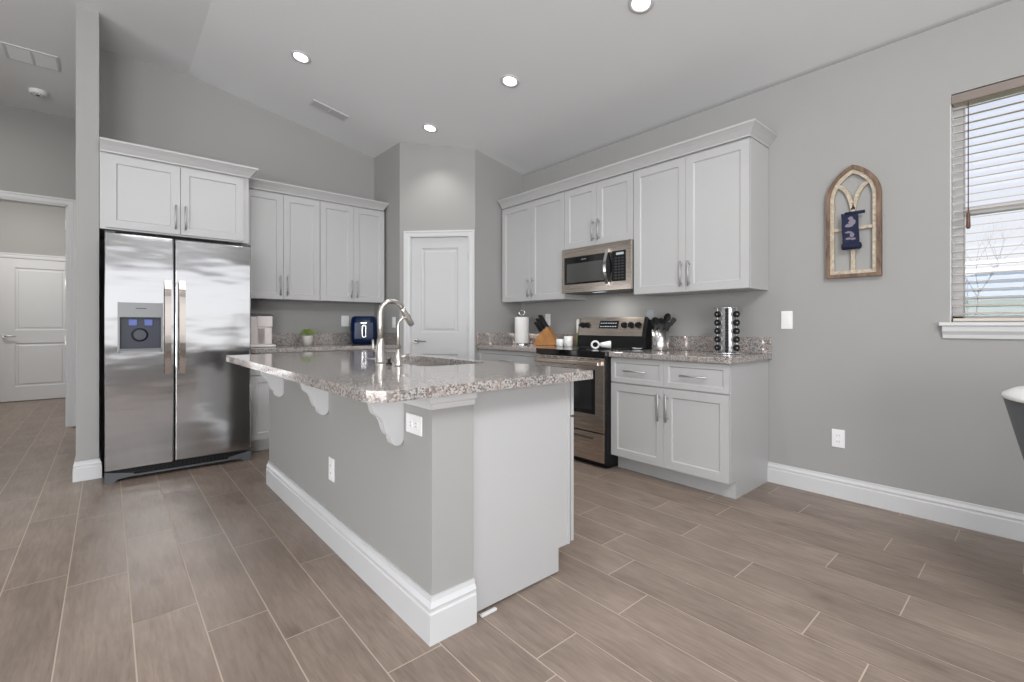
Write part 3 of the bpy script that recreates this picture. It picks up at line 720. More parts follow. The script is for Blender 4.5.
# ------------------------------------------------------------------ microwave
mw = thing('microwave_oven', 'stainless over-the-range microwave mounted under the short cabinet', 'microwave', (3.217, 2.983, 1.418), RZ)
MW_, MH = .759, .404
bm = B(); bx(bm, .002, MW_ - .002, .028, .355, .012, MH, bev=.002); obj('body', bm, 'dark_grey', mw)
bm = B(); panel_slab(bm, .0, MW_, .0, MH, 0, .027, [(.028, .530, .075, .325), (.566, .712, .070, .325)], [(.001, .002)]); fa = obj('front_panel', bm, 'range_steel', mw)
bm = B(); bx(bm, .029, .529, .0005, .003, .076, .324); w_ = obj('door_window', bm, 'black_glass', fa)
bm = B(); bx(bm, .060, .500, -.0003, .0006, .090, .265); obj('mesh_screen', bm, 'window_glass_grey', w_)
bm = B(); bx(bm, .235, .290, -.0004, .0006, .292, .298); obj('brand_strip', bm, 'handle_steel', w_)
bm = B(); bx(bm, .567, .711, .0003, .003, .071, .324); kp = obj('keypad', bm, 'black_plastic', fa)
bm = B()
for r_ in range(8):
    for c_ in range(3): bx(bm, .600 + c_ * .034, .622 + c_ * .034, -.0006, .0006, .090 + r_ * .024, .101 + r_ * .024)
obj('keys', bm, 'dark_grey', kp)
bm = B(); bx(bm, .615, .690, -.0006, .0006, .290, .310); obj('clock_display', bm, 'display_text', kp)
bm = B(); N = 14
out = [(-.020 - .038 * math.sin(PI * i / N), .045 + i / N * .300) for i in range(N + 1)]; inn = [(a + .012, b) for a, b in out[::-1]]
prism(bm, out + inn, lambda p_, q_, s: (s, p_, q_), .522, .550)
for z in (.055, .335): bx(bm, .526, .546, -.022, .002, z - .012, z + .012)
obj('handle', bm, 'chrome', fa)
bm = B(); prism(bm, [(.531, .060)] + [(.531 + .040 * math.sin(PI * i / 12), .060 + i / 12 * .275) for i in range(13)], lambda p_, q_, s: (p_, s, q_), -.0015, .001); obj('handle_crescent', bm, 'black_glass', fa)  # flat black crescent laid beside the handle
bm = B(); bx(bm, .02, MW_ - .02, .03, .33, -.004, .012); vb = obj('vent_bottom', bm, 'dark_grey', mw)
bm = B(); bx(bm, .32, .44, .05, .10, -.006, -.003); obj('lamp_lens', bm, 'hood_lens', vb)
area('microwave_lamp', (3.32, 2.60, 1.40), (0, 0, 0), .12, .06, LP['mw'], (1, .97, .92))

# ------------------------------------------------------------------ pantry door
ang = math.atan2(du.y, du.x)
pd = bpy.data.objects.new('door_1', None); C.objects.link(pd); pd.location = (XP, YP, 0); pd.rotation_euler = (0, 0, ang); pd['kind'] = 'structure'
a, b = .122, .740
bm = B(); panel_slab(bm, a, b, .012, 2.052, .012, .035, [(a + .110, b - .110, .985 + .06, 1.94), (a + .110, b - .110, .22, .815)], RAISED); dleaf = obj('door_leaf', bm, 'door_white', pd)
CAS = [(0, 0), (.017, 0), (.017, .012), (.012, .018), (.012, .040), (.008, .052), (.0, .062)]
def casing(x0, x1, z1, w=.064, t=.018):
    bm = B()
    prof = [(0, 0), (t, 0), (t, w * .25), (t * .7, w * .32), (t * .7, w * .75), (t * .45, w), (0, w)]   # (proud, across from outer edge)
    L, Rr, Tp = x0, x1, z1
    rings = []
    for (x, z, sx, sz) in ((L, 0, 1, 0), (L, Tp, 1, -1), (Rr, Tp, -1, -1), (Rr, 0, -1, 0)):
        rings.append([bm.verts.new((x + sx * q, -p_, z + (sz * q))) for p_, q in prof])
    m = len(prof)
    for i in range(3):
        for k in range(m): bm.faces.new((rings[i][k], rings[i + 1][k], rings[i + 1][(k + 1) % m], rings[i][(k + 1) % m]))
    bm.faces.new(rings[0][::-1]); bm.faces.new(rings[-1])
    return bm
obj('casing', casing(.048, .808, 2.120, .066), 'trim_white', pd)
bm = B(); bx(bm, .112, .120, 0, .11, 0, 2.056); bx(bm, .742, .750, 0, .11, 0, 2.056); bx(bm, .112, .750, 0, .11, 2.055, 2.063); obj('jamb', bm, 'trim_white', pd)
def lever(parent, x, z, y, s):
    bm = B(); lathe(bm, [(.027, y - .012), (.031, y - .006), (.031, y)], (x, 0, z), 20, 'Y'); lathe(bm, [(.011, y - .05), (.012, y - .010)], (x, 0, z), 14, 'Y')
    tube(bm, [(x, y - .048, z), (x + s * .02, y - .052, z), (x + s * .07, y - .050, z - .002), (x + s * .115, y - .046, z - .004)], [.010, .010, .008, .006], 10)
    return obj('lever_handle', bm, 'dark_nickel', parent)
lever(dleaf, a + .055, .955, .012, 1)
bm = B(); bx(bm, a - .002, a + .003, .002, .016, .925, .985); obj('latch_plate', bm, 'nickel', dleaf)
for z in (1.86, 1.10, .25):
    bm = B(); lathe(bm, [(.006, z - .045), (.006, z + .045)], (b + .001, .006, 0), 10); obj('hinge', bm, 'nickel', dleaf)

# ------------------------------------------------------------------ far door, hall casing
FD = bpy.data.objects.new('door_2', None); C.objects.link(FD); FD.location = (-1.19, 9.95, 0); FD['kind'] = 'structure'
bm = B(); panel_slab(bm, .0, .86, .012, 2.10, -.030, .029, [(.165, .70, 1.05, 1.97), (.165, .70, .22, .86)], RAISED); fl = obj('door_leaf', bm, 'trim_white', FD)
obj('casing', casing(-.075, .935, 2.18, .070), 'trim_white', FD)
lever(fl, .065, .965, -.030, 1)
bm = casing(OX0 - .068, OX1 + .070, OZ + .068, .070)
bmesh.ops.translate(bm, verts=bm.verts[:], vec=(0, HY, 0)); struct('trim_1', bm, 'trim_white')
bm = B(); bx(bm, OX1 - .016, OX1, HY, HY + .12, 0, OZ); bx(bm, OX0, OX0 + .016, HY, HY + .12, 0, OZ); bx(bm, OX0, OX1, HY, HY + .12, OZ - .016, OZ); struct('trim_2', bm, 'trim_white')
bm = B()
for z in (2.23, 1.58, .95): bx(bm, OX1 - .021, OX1 - .016, HY + .03, HY + .07, z - .05, z + .05)
struct('trim_3', bm, 'nickel')
bm = B(); bx(bm, -.296, -.256, 6.99, 7.074, .012, 2.125, bev=.003); struct('trim_4', bm, 'trim_white')

# ------------------------------------------------------------------ window in the right wall
bm = B(); xg = XC + .095; cy = (WY0 + WY1) / 2
for q in ((xg - .02, xg + .05, WY0, WY0 + .05, WZ0, WZ1), (xg - .02, xg + .05, WY1 - .05, WY1, WZ0, WZ1), (xg - .02, xg + .05, WY0, WY1, WZ0, WZ0 + .045), (xg - .02, xg + .05, WY0, WY1, WZ1 - .045, WZ1),
          (xg - .028, xg + .03, WY0 + .05, WY1 - .05, 1.738, 1.782)):
    bx(bm, *q, bev=.003)
wf = struct('window_1', bm, 'trim_white')
bm = B(); bx(bm, xg + .010, xg + .014, WY0 + .05, WY1 - .05, WZ0 + .045, WZ1 - .045)
def glassmat():
    m = bpy.data.materials.new('pane_glass'); m.use_nodes = True; t = m.node_tree; t.nodes.clear()
    o = t.nodes.new('ShaderNodeOutputMaterial'); mx = t.nodes.new('ShaderNodeMixShader'); tr = t.nodes.new('ShaderNodeBsdfTransparent'); gl = t.nodes.new('ShaderNodeBsdfGlossy')
    gl.inputs['Roughness'].default_value = 0.02; mx.inputs[0].default_value = 0.06
    t.links.new(tr.outputs[0], mx.inputs[1]); t.links.new(gl.outputs[0], mx.inputs[2]); t.links.new(mx.outputs[0], o.inputs[0]); M['pane_glass'] = m
glassmat()
obj('pane', bm, 'pane_glass', wf)
bm = B(); bx(bm, XC - .03, XC + .075, WY0 - .002, WY1 + .002, WZ0 - .004, WZ0 + .0); bx(bm, XC - .045, XC - .0005, WY0 - .045, WY1 + .045, WZ0 - .012, WZ0 + .010, bev=.004)
prism(bm, [(0, -.080), (.012, -.080), (.016, -.06), (.030, -.040), (.034, -.012), (0, -.012)], lambda p_, q_, s: (XC - .0005 - p_, s, WZ0 + q_), WY0 - .025, WY1 + .030)
st = obj('sill', bm, 'trim_white', wf)
# drywall return reads as white painted reveal
bm = B(); bx(bm, XC + .001, xg - .02, WY1 - .004, WY1, WZ0, WZ1); bx(bm, XC + .001, xg - .02, WY0, WY0 + .004, WZ0, WZ1); obj('reveal', bm, 'trim_white', wf)
# blinds
bl = thing('window_blind', 'white horizontal blind in brownish backlit shade hanging in the right window', 'blind', (XC + .035, WY1 - .008, 2.37))
def bo(name, bm, m, parent=bl): bmesh.ops.translate(bm, verts=bm.verts[:], vec=(-(XC + .035), -(WY1 - .008), -2.37)); return obj(name, bm, m, parent)
bm = B(); bx(bm, XC - .004, XC + .012, WY0 + .004, WY1 - .002, 2.356, 2.408, bev=.004); bo('valance', bm, 'blind_valance')
bm = B(); bx(bm, XC + .014, XC + .060, WY0 + .012, WY1 - .010, 2.36, 2.408); bo('head_rail', bm, 'blind_shade_brown')
nsl = 27; z0s = 1.185; z1s = 2.335
for i in range(nsl):
    z = z0s + (z1s - z0s) * i / (nsl - 1); tl = math.radians(9)
    bm = B(); pts = []
    for s in (-1, -.5, 0, .5, 1):
        pts.append((s * .0245 * math.cos(tl), s * .0245 * math.sin(tl) + .0016 * (1 - s * s)))
    low = [(a, b - .0028) for a, b in pts[::-1]]
    prism(bm, pts + low, lambda p_, q_, s, z=z: (XC + .037 + p_, s, z + q_), WY0 + .010, WY1 - .010)
    bo('slat', bm, 'blind_shade_brown')
bm = B(); bx(bm, XC + .012, XC + .062, WY0 + .010, WY1 - .010, WZ0 + .012, WZ0 + .032, bev=.003); bo('bottom_rail', bm, 'blind_shade_brown')
bm = B()
for y in (WY1 - .055, (WY0 + WY1) / 2, WY0 + .09):
    for x in (XC + .011, XC + .063): bx(bm, x - .0006, x + .0006, y - .0008, y + .0008, WZ0 + .03, 2.36)
bo('ladder_cord', bm, 'blind_valance')
bm = B(); tube(bm, [(XC + .006, WY1 - .073, 2.35), (XC + .004, WY1 - .073, 1.74)], .0026, 6); pc = bo('pull_cord', bm, 'tassel_brown')
bm = B(); lathe(bm, [(.004, 1.742), (.008, 1.735), (.010, 1.66), (.006, 1.65)], (XC + .004, WY1 - .073, 0), 10); bo('tassel', bm, 'tassel_brown', pc)

# ------------------------------------------------------------------ outside the window
bm = B(); bx(bm, XC + .6, 80, -60, 60, -1.0, -.90); struct('ground_outside', bm, 'lawn')
hs = thing('neighbor_house', 'pale teal house with a low hipped roof seen through the right window', 'house', (28.0, -3.0, -.9))
bm = B(); bx(bm, -4, 4, -9, 8.0, 0, 3.05); wl = obj('wall', bm, 'siding_teal', hs)
bm = B()
base = [(-4.5, -9.5, 3.05), (4.5, -9.5, 3.05), (4.5, 8.5, 3.05), (-4.5, 8.5, 3.05)]; rid = [(0, -5.5, 4.3), (0, 4.6, 4.3)]
vb_ = [bm.verts.new(q) for q in base]; vr = [bm.verts.new(q) for q in rid]
for f in ((0, 1, 4), (1, 2, 5, 4), (2, 3, 5), (3, 0, 4, 5), (3, 2, 1, 0)):
    al = vb_ + vr; bm.faces.new([al[i] for i in f])
bx(bm, -4.55, 4.55, -9.55, 8.55, 2.93, 3.05)
obj('roof', bm, 'roof_teal', hs)
for y in (-2.5, 1.2, 4.6):
    bm = B(); bx(bm, -4.05, -3.98, y, y + 1.3, .9, 2.3); wn = obj('window', bm, 'trim_white', hs)
    bm = B(); bx(bm, -4.07, -4.04, y + .08, y + 1.22, .98, 2.22); obj('pane', bm, 'window_glass_grey', wn)
# bare tree
bm = B(); random.seed(11)
def branch(p0, d, L, r, lev):
    p_ = Vector(p0); pts = [p_.copy()]; dd = Vector(d).normalized(); rr = [r]
    for i in range(4):
        dd = (dd + Vector((random.uniform(-.12, .12), random.uniform(-.12, .12), random.uniform(-.02, .10)))).normalized()
        p_ = p_ + dd * L / 4; pts.append(p_.copy()); rr.append(r * (1 - .14 * (i + 1)))
    tube(bm, pts, rr, 6)
    if lev < 3:
        for j in range(3 if lev else 4):
            a = random.uniform(0, 2 * PI); sp_ = random.uniform(.55, .95)
            nd = (dd + Vector((math.cos(a) * sp_, math.sin(a) * sp_, random.uniform(-.1, .3)))).normalized()
            branch(pts[-1] if j else pts[-1] + (pts[-2] - pts[-1]) * .15, nd, (L * .24 if lev == 0 else L * random.uniform(.6, .85)), rr[-1] * .72, lev + 1)
branch((0, 0, 0), (0, 0, 1), 2.95, .030, 0)
tr_ = obj('bare_tree', bm, 'bark'); tr_.location = (12.7, .88, -.9); tr_.scale = (.9, .9, .9); tag(tr_, 'young leafless tree standing outside the right window', 'tree')

# ------------------------------------------------------------------ ceiling fixtures
sa = math.atan(SL)
def can(name, x, y, label):
    z = zceil(x)
    tilt = sa if x > XR else 0
    t = thing(name, label, 'ceiling light', (x, y, z)); t.rotation_euler = (0, tilt, 0)
    bm = B(); lathe(bm, [(.078, -.0005), (.076, -.006), (.058, -.007), (.052, -.002), (.052, -.0005)], n=32, caps=False); obj('trim_ring', bm, 'trim_white', t)
    bm = B(); lathe(bm, [(.0515, -.003), (.0515, -.001)], n=32); obj('lens', bm, 'lamp_lens', t)
    l = bpy.data.lights.new('can_light', 'SPOT'); l.energy = LP['can'] * 4; l.spot_size = math.radians(108); l.spot_blend = .8; l.shadow_soft_size = .035; l.color = (1, .985, .96)
    lo = bpy.data.objects.new('can_light', l); C.objects.link(lo); lo.location = (x, y, z - .03)
can('recessed_light', 1.182, 3.965, 'recessed ceiling light nearest the refrigerator, left of the others')
can('recessed_light', 2.397, 3.987, 'recessed ceiling light in front of the pantry door wall')
can('recessed_light', 2.413, 2.799, 'recessed ceiling light above the island and range aisle, middle of the ceiling')
can('recessed_light', 2.424, 1.603, 'recessed ceiling light nearest the camera, cut by the top edge')
can('recessed_light', 1.182, 2.80, 'recessed ceiling light above the faucet end of the island')
can('recessed_light', 1.182, 1.603, 'recessed ceiling light above the near corner of the island')
area('hall_fill', (-1.0, 5.9, 3.30), (0, 0, 0), .6, .6, LP['hall'], (1, .97, .93))  # unseen fill light over the hall, no fixture modelled
area('inner_room_fill', (-1.0, 8.5, 3.30), (0, 0, 0), .5, .5, LP['inner'], (1, .97, .93))  # unseen fill that brightens the far wall, no fixture modelled

def register(name, label, loc, rot, w, h, m='trim_white', lm='vent_grey'):
    t = thing(name, label, 'air vent', loc); t.rotation_euler = rot
    bm = B(); f_ = .018
    for q in ((-w / 2, w / 2, -h / 2, -h / 2 + f_), (-w / 2, w / 2, h / 2 - f_, h / 2), (-w / 2, -w / 2 + f_, -h / 2 + f_, h / 2 - f_), (w / 2 - f_, w / 2, -h / 2 + f_, h / 2 - f_), (-.008, .008, -h / 2 + f_, h / 2 - f_)):
        bx(bm, q[0], q[1], q[2], q[3], -.008, -.0005)
    obj('frame', bm, m, t)
    bm = B(); bx(bm, -w / 2 + f_, w / 2 - f_, -h / 2 + f_, h / 2 - f_, -.0015, -.0008); obj('duct_plate', bm, 'vent_grey', t)
    n = max(3, int((h - 2 * f_) / .013)); bm = B()
    for i in range(n):
        y = -h / 2 + f_ + (i + .5) * (h - 2 * f_) / n
        prism(bm, [(y - .004, -.002), (y + .002, -.0075), (y + .0035, -.0075), (y - .0025, -.002)], lambda p_, q_, s: (s, p_, q_), -w / 2 + f_, w / 2 - f_)
    obj('louvers', bm, lm, t)
register('air_vent', 'white rectangular ceiling register on the sloped kitchen ceiling', (1.625, 4.575, zceil(1.625)), (0, sa, 0), .345, .13)
register('air_vent', 'white square ceiling register in the hallway ceiling at far left', (-.485, 5.69, ZF), (0, 0, 0), .33, .30, 'trim_white', 'trim_white')
t = thing('smoke_detector', 'small white smoke detector on the hallway ceiling', 'smoke detector', (-.514, 6.474, ZF))
bm = B(); lathe(bm, [(.066, -.0005), (.068, -.012), (.062, -.030), (.045, -.040), (.0, -.041)], n=28, caps=False); obj('housing', bm, 'plate_white', t)
bm = B()
for i in range(12):
    a = i * PI / 6; lathe(bm, [(.005, -.0405), (.004, -.036)], (.045 * math.cos(a), .045 * math.sin(a), 0), 8)
lathe(bm, [(.014, -.046), (.014, -.040)], n=14); obj('sensor_grille', bm, 'dark_grey', t)

# ------------------------------------------------------------------ faucets
def arc(c, r, a0, a1, n, y): return [(c[0] + r * math.cos(a0 + (a1 - a0) * i / n), y, c[1] + r * math.sin(a0 + (a1 - a0) * i / n)) for i in range(n + 1)]
ZC = .914
fx, fy = 1.124, 2.385
t = thing('kitchen_faucet', 'tall brushed nickel gooseneck faucet with pull-down spray head', 'faucet', (fx, fy, ZC))
bm = B(); lathe(bm, [(.030, .0005), (.030, .008), (.027, .014), (.025, .055), (.020, .100), (.0158, .135)], n=24); obj('base', bm, 'nickel', t)
bm = B(); R_ = .068
pts = [(0, 0, .12), (0, 0, .20), (0, 0, .268)] + [(R_ + R_ * math.cos(PI - i / 16 * PI * .84), 0, .268 + R_ * math.sin(PI - i / 16 * PI * .84)) for i in range(1, 17)]
tube(bm, pts, .0155, 16); obj('spout', bm, 'nickel', t)
p_ = Vector(pts[-1]); d_ = (Vector(pts[-1]) - Vector(pts[-2])).normalized()
bm = B(); tube(bm, [p_ - d_ * .002, p_ + d_ * .02, p_ + d_ * .06, p_ + d_ * .105, p_ + d_ * .115], [.0135, .0155, .017, .0175, .015], 16); hd = obj('spray_head', bm, 'nickel', t)
bm = B(); tube(bm, [p_ + d_ * .05 + Vector((.016, 0, .003)), p_ + d_ * .075 + Vector((.017, 0, .003))], [.005, .004], 8); obj('spray_button', bm, 'black_plastic', hd)
bm = B(); tube(bm, [(0, .018, .062), (-.020, .045, .064)], .0075, 12); tube(bm, [(-.020, .045, .056), (-.021, .047, .085), (-.022, .049, .125)], [.0075, .006, .0055], 12); obj('lever', bm, 'nickel', t)
gx, gy_ = 1.098, 2.130
t = thing('filter_faucet', 'slim nickel drinking water faucet beside the tall kitchen faucet', 'faucet', (gx, gy_, ZC))
bm = B(); lathe(bm, [(.021, .0005), (.021, .008), (.016, .014), (.016, .050), (.010, .070), (.0065, .085)], n=20); obj('base', bm, 'nickel', t)
bm = B(); r2 = .042
pts = [(0, 0, .080), (0, 0, .15), (0, 0, .200)] + [(r2 + r2 * math.cos(PI - i / 12 * PI * .55), 0, .200 + r2 * math.sin(PI - i / 12 * PI * .55)) for i in range(1, 13)]
tube(bm, pts, .0062, 12); obj('spout', bm, 'nickel', t)
bm = B(); tube(bm, [(.012, 0, .045), (.035, -.004, .048), (.055, -.006, .054)], [.006, .005, .0045], 10); obj('lever', bm, 'nickel', t)
bm = B(); lathe(bm, [(.016, 0), (.016, .006), (.008, .007), (.008, .022), (.012, .026), (.0, .028)], n=16, caps=False)
o = obj('sink_stopper', bm, 'black_plastic'); o.location = (1.105, 2.245, ZC + .001); tag(o, 'small black stopper standing between the two island faucets', 'sink stopper')
t = thing('glass_cup', 'small clear glass cup on the island, left of the faucet', 'glass', (1.135, 2.62, ZC + .001))
bm = B(); lathe(bm, [(.0, .0), (.020, .0), (.024, .040), (.0225, .040), (.0185, .003), (.0, .003)], n=24, caps=False); obj('bowl', bm, 'pane_glass', t)

# ------------------------------------------------------------------ coffee maker, plant, air fryer
t = thing('coffee_maker', 'white single-serve coffee maker beside the refrigerator', 'coffee maker', (1.085, 4.86, ZC + .001), math.radians(-8))
bm = B(); bx(bm, -.100, .045, -.09, .10, .012, .285, bev=.016, seg=3); obj('body', bm, 'appliance_pink', t)
bm = B(); bx(bm, -.040, .095, -.095, .09, .185, .290, bev=.012, seg=3); obj('brew_head', bm, 'appliance_pink', t)
bm = B(); bx(bm, -.038, .090, -.090, .085, .024, .184, bev=.010, seg=2); obj('reservoir', bm, 'appliance_pink', t)
bm = B(); prism(bm, [(-.11, .286), (-.09, .318), (.07, .312), (.105, .300), (.105, .294), (-.09, .294)], lambda p_, q_, s: (p_, s, q_), -.085, .085); ld = obj('lid', bm, 'dark_grey', t)
bm = B(); bx(bm, -.105, -.085, -.088, .088, .290, .322, bev=.006); obj('lid_edge', bm, 'ceramic_white', ld)
bm = B(); bx(bm, -.10, .125, -.10, .10, 0, .022, bev=.008); obj('drip_base', bm, 'ceramic_white', t)

t = thing('potted_plant', 'small bushy green plant in a beige pot on the back counter', 'plant', (1.535, 4.93, ZC + .001))
bm = B(); lathe(bm, [(.0, .0), (.040, .0), (.048, .05), (.052, .092), (.050, .100), (.044, .100), (.044, .086)], n=28, caps=False); obj('pot', bm, 'pot_beige', t)
bm = B(); lathe(bm, [(.0, .087), (.045, .087), (.045, .084)], n=20, caps=False); obj('soil', bm, 'soil', t)
bm = B(); random.seed(5)
for i in range(190):
    a = random.uniform(0, 2 * PI); el = random.uniform(.05, 1.0) ** .7 * PI / 2
    r_ = random.uniform(.045, .100)
    c_ = Vector((math.cos(a) * math.cos(el) * r_ * 1.0, math.sin(a) * math.cos(el) * r_ * 1.0, .105 + math.sin(el) * r_ * .62))
    L_ = random.uniform(.010, .017); d1 = Vector((math.cos(a + random.uniform(-1, 1)), math.sin(a + random.uniform(-1, 1)), random.uniform(-.3, .8))).normalized()
    s1 = d1.cross(Vector((random.uniform(-1, 1), random.uniform(-1, 1), random.uniform(-1, 1)))).normalized(); up_ = d1.cross(s1)
    vs = [bm.verts.new(c_ + q) for q in (-d1 * L_, s1 * L_ * .55 + up_ * .003, d1 * L_, -s1 * L_ * .55 + up_ * .003)]
    vc = bm.verts.new(c_ - up_ * .002)
    for k in range(4): bm.faces.new((vs[k], vs[(k + 1) % 4], vc))
for i in range(26):
    a = random.uniform(0, 2 * PI); rr_ = random.uniform(.02, .07); tube(bm, [(.01 * math.cos(a), .01 * math.sin(a), .085), (rr_ * .6 * math.cos(a), rr_ * .6 * math.sin(a), .12), (rr_ * math.cos(a), rr_ * math.sin(a), .15)], .0012, 4)
obj('foliage', bm, 'leaf', t)

t = thing('air_fryer', 'glossy navy blue basket air fryer with upright handle on the back counter', 'air fryer', (2.115, 4.905, ZC + .001), math.radians(-22))
t.scale = (1.1, 1.05, 1.02)
bm = B()
def superring(w, d, z, n=32, e=3.4):
    r = []
    for k in range(n):
        a = 2 * PI * k / n; c_, s_2 = math.cos(a), math.sin(a)
        r.append(bm.verts.new((math.copysign(abs(c_) ** (2 / e), c_) * w, math.copysign(abs(s_2) ** (2 / e), s_2) * d, z)))
    return r
rg_ = [superring(w, d, z) for w, d, z in ((.092, .092, 0), (.112, .112, .008), (.126, .125, .05), (.130, .130, .12), (.129, .129, .20), (.122, .122, .262), (.112, .112, .288), (.090, .090, .297))]
for A1, A2 in zip(rg_, rg_[1:]):
    for k in range(32): f = bm.faces.new((A1[k], A1[(k + 1) % 32], A2[(k + 1) % 32], A2[k])); f.smooth = True
bm.faces.new(rg_[0][::-1]); bm.faces.new(rg_[-1]); bd = obj('body', bm, 'navy_gloss', t)
bm = B(); bx(bm, -.090, .090, -.1325, -.120, .055, .235, bev=.006, seg=2); bk = obj('basket', bm, 'navy_gloss', t)
bm = B()
ring_o = rounded_rect(-.019, .019, .075, .205, (.018,) * 4); ring_i = rounded_rect(-.013, .013, .082, .198, (.012,) * 4)
vo = [bm.verts.new((x, -.150, z)) for x, z in ring_o]; vi = [bm.verts.new((x, -.150, z)) for x, z in ring_i]
wo_ = [bm.verts.new((x, -.132, z)) for x, z in ring_o]; wi_ = [bm.verts.new((x, -.132, z)) for x, z in ring_i]
n = len(vo)
for k in range(n):
    j = (k + 1) % n; bm.faces.new((vo[k], vo[j], vi[j], vi[k])); bm.faces.new((vo[k], wo_[k], wo_[j], vo[j])); bm.faces.new((vi[k], vi[j], wi_[j], wi_[k]))
obj('handle_trim', bm, 'chrome', bk)
bm = B(); bx(bm, -.0115, .0115, -.158, -.132, .084, .196, bev=.008, seg=2); obj('handle', bm, 'navy_gloss', bk)
bm = B(); bx(bm, -.028, .028, -.1335, -.130, .222, .231); obj('badge', bm, 'chrome', bd)

# ------------------------------------------------------------------ paper towels
t = thing('paper_towel_holder', 'chrome paper towel holder with ring top in the right corner', 'paper towel holder', (3.350, 3.690, ZC + .001))
bm = B(); lathe(bm, [(.085, 0), (.085, .010), (.078, .014), (.0, .014)], n=32, caps=False); obj('base', bm, 'chrome', t)
bm = B(); lathe(bm, [(.007, .012), (.007, .315)], n=10)
tube(bm, [(math.cos(a) * .022, -math.cos(a) * .022, .340 + math.sin(a) * .026) for a in [2 * PI * i / 20 for i in range(21)]], .0035, 8, caps=False); obj('rod', bm, 'chrome', t)
bm = B(); lathe(bm, [(.020, .0), (.075, .0), (.077, .004), (.077, .274), (.075, .278), (.020, .278), (.020, .0)], n=36, caps=False)
o = obj('paper_towel_roll', bm, 'paper_white'); o.location = (3.350, 3.690, ZC + .0165); tag(o, 'roll of white paper towels on the chrome holder', 'paper towels')

# ------------------------------------------------------------------ knife block and knives
kb = thing('knife_block', 'slanted honey-wood knife block on the counter left of the range', 'knife block', (3.385, 3.335, ZC + .001), math.radians(-68))
# local x runs away from the pantry wall: the block leans towards -x
bm = B(); th = math.radians(38)
prism(bm, [(-.125, 0), (.095, 0), (.125, .012), (.010, .190), (-.072, .122), (-.095, .075), (-.125, .075)], lambda p_, q_, s: (p_, s, q_), -.052, .052)
bmesh.ops.bevel(bm, geom=bm.edges[:], offset=.003, segments=1, affect='EDGES'); obj('block', bm, 'block_wood', kb)
bm = B()
for s in (-.030, 0.0, .030): prism(bm, [(.0, .0), (.0, .001), (.001, .001)], lambda p_, q_, r, s=s: (.07 + p_, s + r, .10 + q_), -.001, .001)
bm.free()
kb_m = Matrix.Translation((3.385, 3.335, ZC + .001)) @ Matrix.Rotation(math.radians(-68), 4, 'Z')
kn = 0
words = ['uppermost', 'second', 'third', 'fourth', 'fifth', 'lowest']
dirv = Vector((-.115, 0, .178)).normalized(); fn_ = Vector((-.082, 0, -.068)).normalized()
slots = []
for r_, (u, ncol) in enumerate(((.018, 3), (.060, 3), (.095, 3))):
    for c_ in range(ncol): slots.append((r_, u, (c_ - (ncol - 1) / 2) * .032))
rows = ['top row', 'middle row', 'bottom row']; cols = ['far side', 'centre', 'near side']
for i, (r_, u, s) in enumerate(slots):
    p0 = Vector((.010, s, .190)) + fn_ * u * 1.0
    Lh = (.150, .138, .122)[r_]; dv = dirv
    t = thing('kitchen_knife', 'black-handled knife in the %s of the wooden block, %s' % (rows[r_], cols[i % 3]), 'knife', (0, 0, 0), 0, 'knives in the block')
    t.matrix_world = kb_m @ Matrix.Translation(p0 + dv * .002)
    Q = dv.to_track_quat('Z', 'Y').to_matrix().to_4x4()
    t.matrix_world = t.matrix_world @ Q
    bm = B(); bx(bm, -.013, .013, -.009, .009, .006, Lh, bev=.004, seg=2); obj('handle', bm, 'black_plastic', t)
    bm = B(); bx(bm, -.012, .012, -.0075, .0075, .0, .008, bev=.001); obj('bolster', bm, 'chrome', t)
    bm = B(); bx(bm, -.010, .010, -.0078, .0078, Lh, Lh + .006, bev=.001); obj('end_cap', bm, 'chrome', t)

# ------------------------------------------------------------------ cups and small things by the range
def mug(name, label, cat, loc, rz, r, h, hs=1.0, handle=True, group=None):
    t = thing(name, label, cat, loc, rz, group)
    bm = B(); lathe(bm, [(.0, 0), (r * .82, 0), (r * .95, .006), (r, h * .5), (r, h), (r - .004, h), (r - .005, .008), (0, .008)], n=28, caps=False); obj('bowl', bm, 'ceramic_white', t)
    if handle:
        bm = B(); tube(bm, [(-r + .003 - math.sin(a) * h * .34 * hs, 0, h * .5 - math.cos(a) * h * .32) for a in [PI * i / 10 for i in range(11)]], .005, 8); obj('handle', bm, 'ceramic_white', t)
    return t
mug('mug', 'taller white ceramic mug on the granite beside the rear left corner of the cooktop', 'mug', (3.372, 3.045, ZC + .001), math.radians(20), .042, .098)
mug('mug', 'lower white ceramic cup on the granite left of the range', 'mug', (3.345, 3.128, ZC + .001), math.radians(20), .040, .070)
# measuring cup lying on the cooktop
t = thing('measuring_cup', 'small white cup with a large loop handle lying on the black cooktop', 'cup', (3.165, 2.49, .917), math.radians(135 + 180))
bm = B(); tube(bm, [(.0, 0, .035), (.03, 0, .036), (.075, 0, .037), (.085, 0, .037)], [.020, .024, .033, .033], 20); tube(bm, [(-.045 + .030 * math.cos(a), 0, .036 + .029 * math.sin(a)) for a in [2 * PI * i / 20 for i in range(21)]], .0085, 10, caps=False)
tube(bm, [(-.018, 0, .036), (.004, 0, .036)], .012, 10)
obj('cup_body', bm, 'ceramic_white', t)
bm = B(); lathe(bm, [(.0, 0), (.032, 0), (.045, .010), (.043, .011), (.030, .004), (0, .004)], n=28, caps=False)
o = obj('small_dish', bm, 'ceramic_white'); o.location = (3.40, 2.285, .917); tag(o, 'small shallow white dish at the rear right of the cooktop', 'dish')
t = thing('oil_bottle', 'narrow green glass bottle behind the left corner of the range', 'bottle', (3.475, 3.012, ZC + .001))
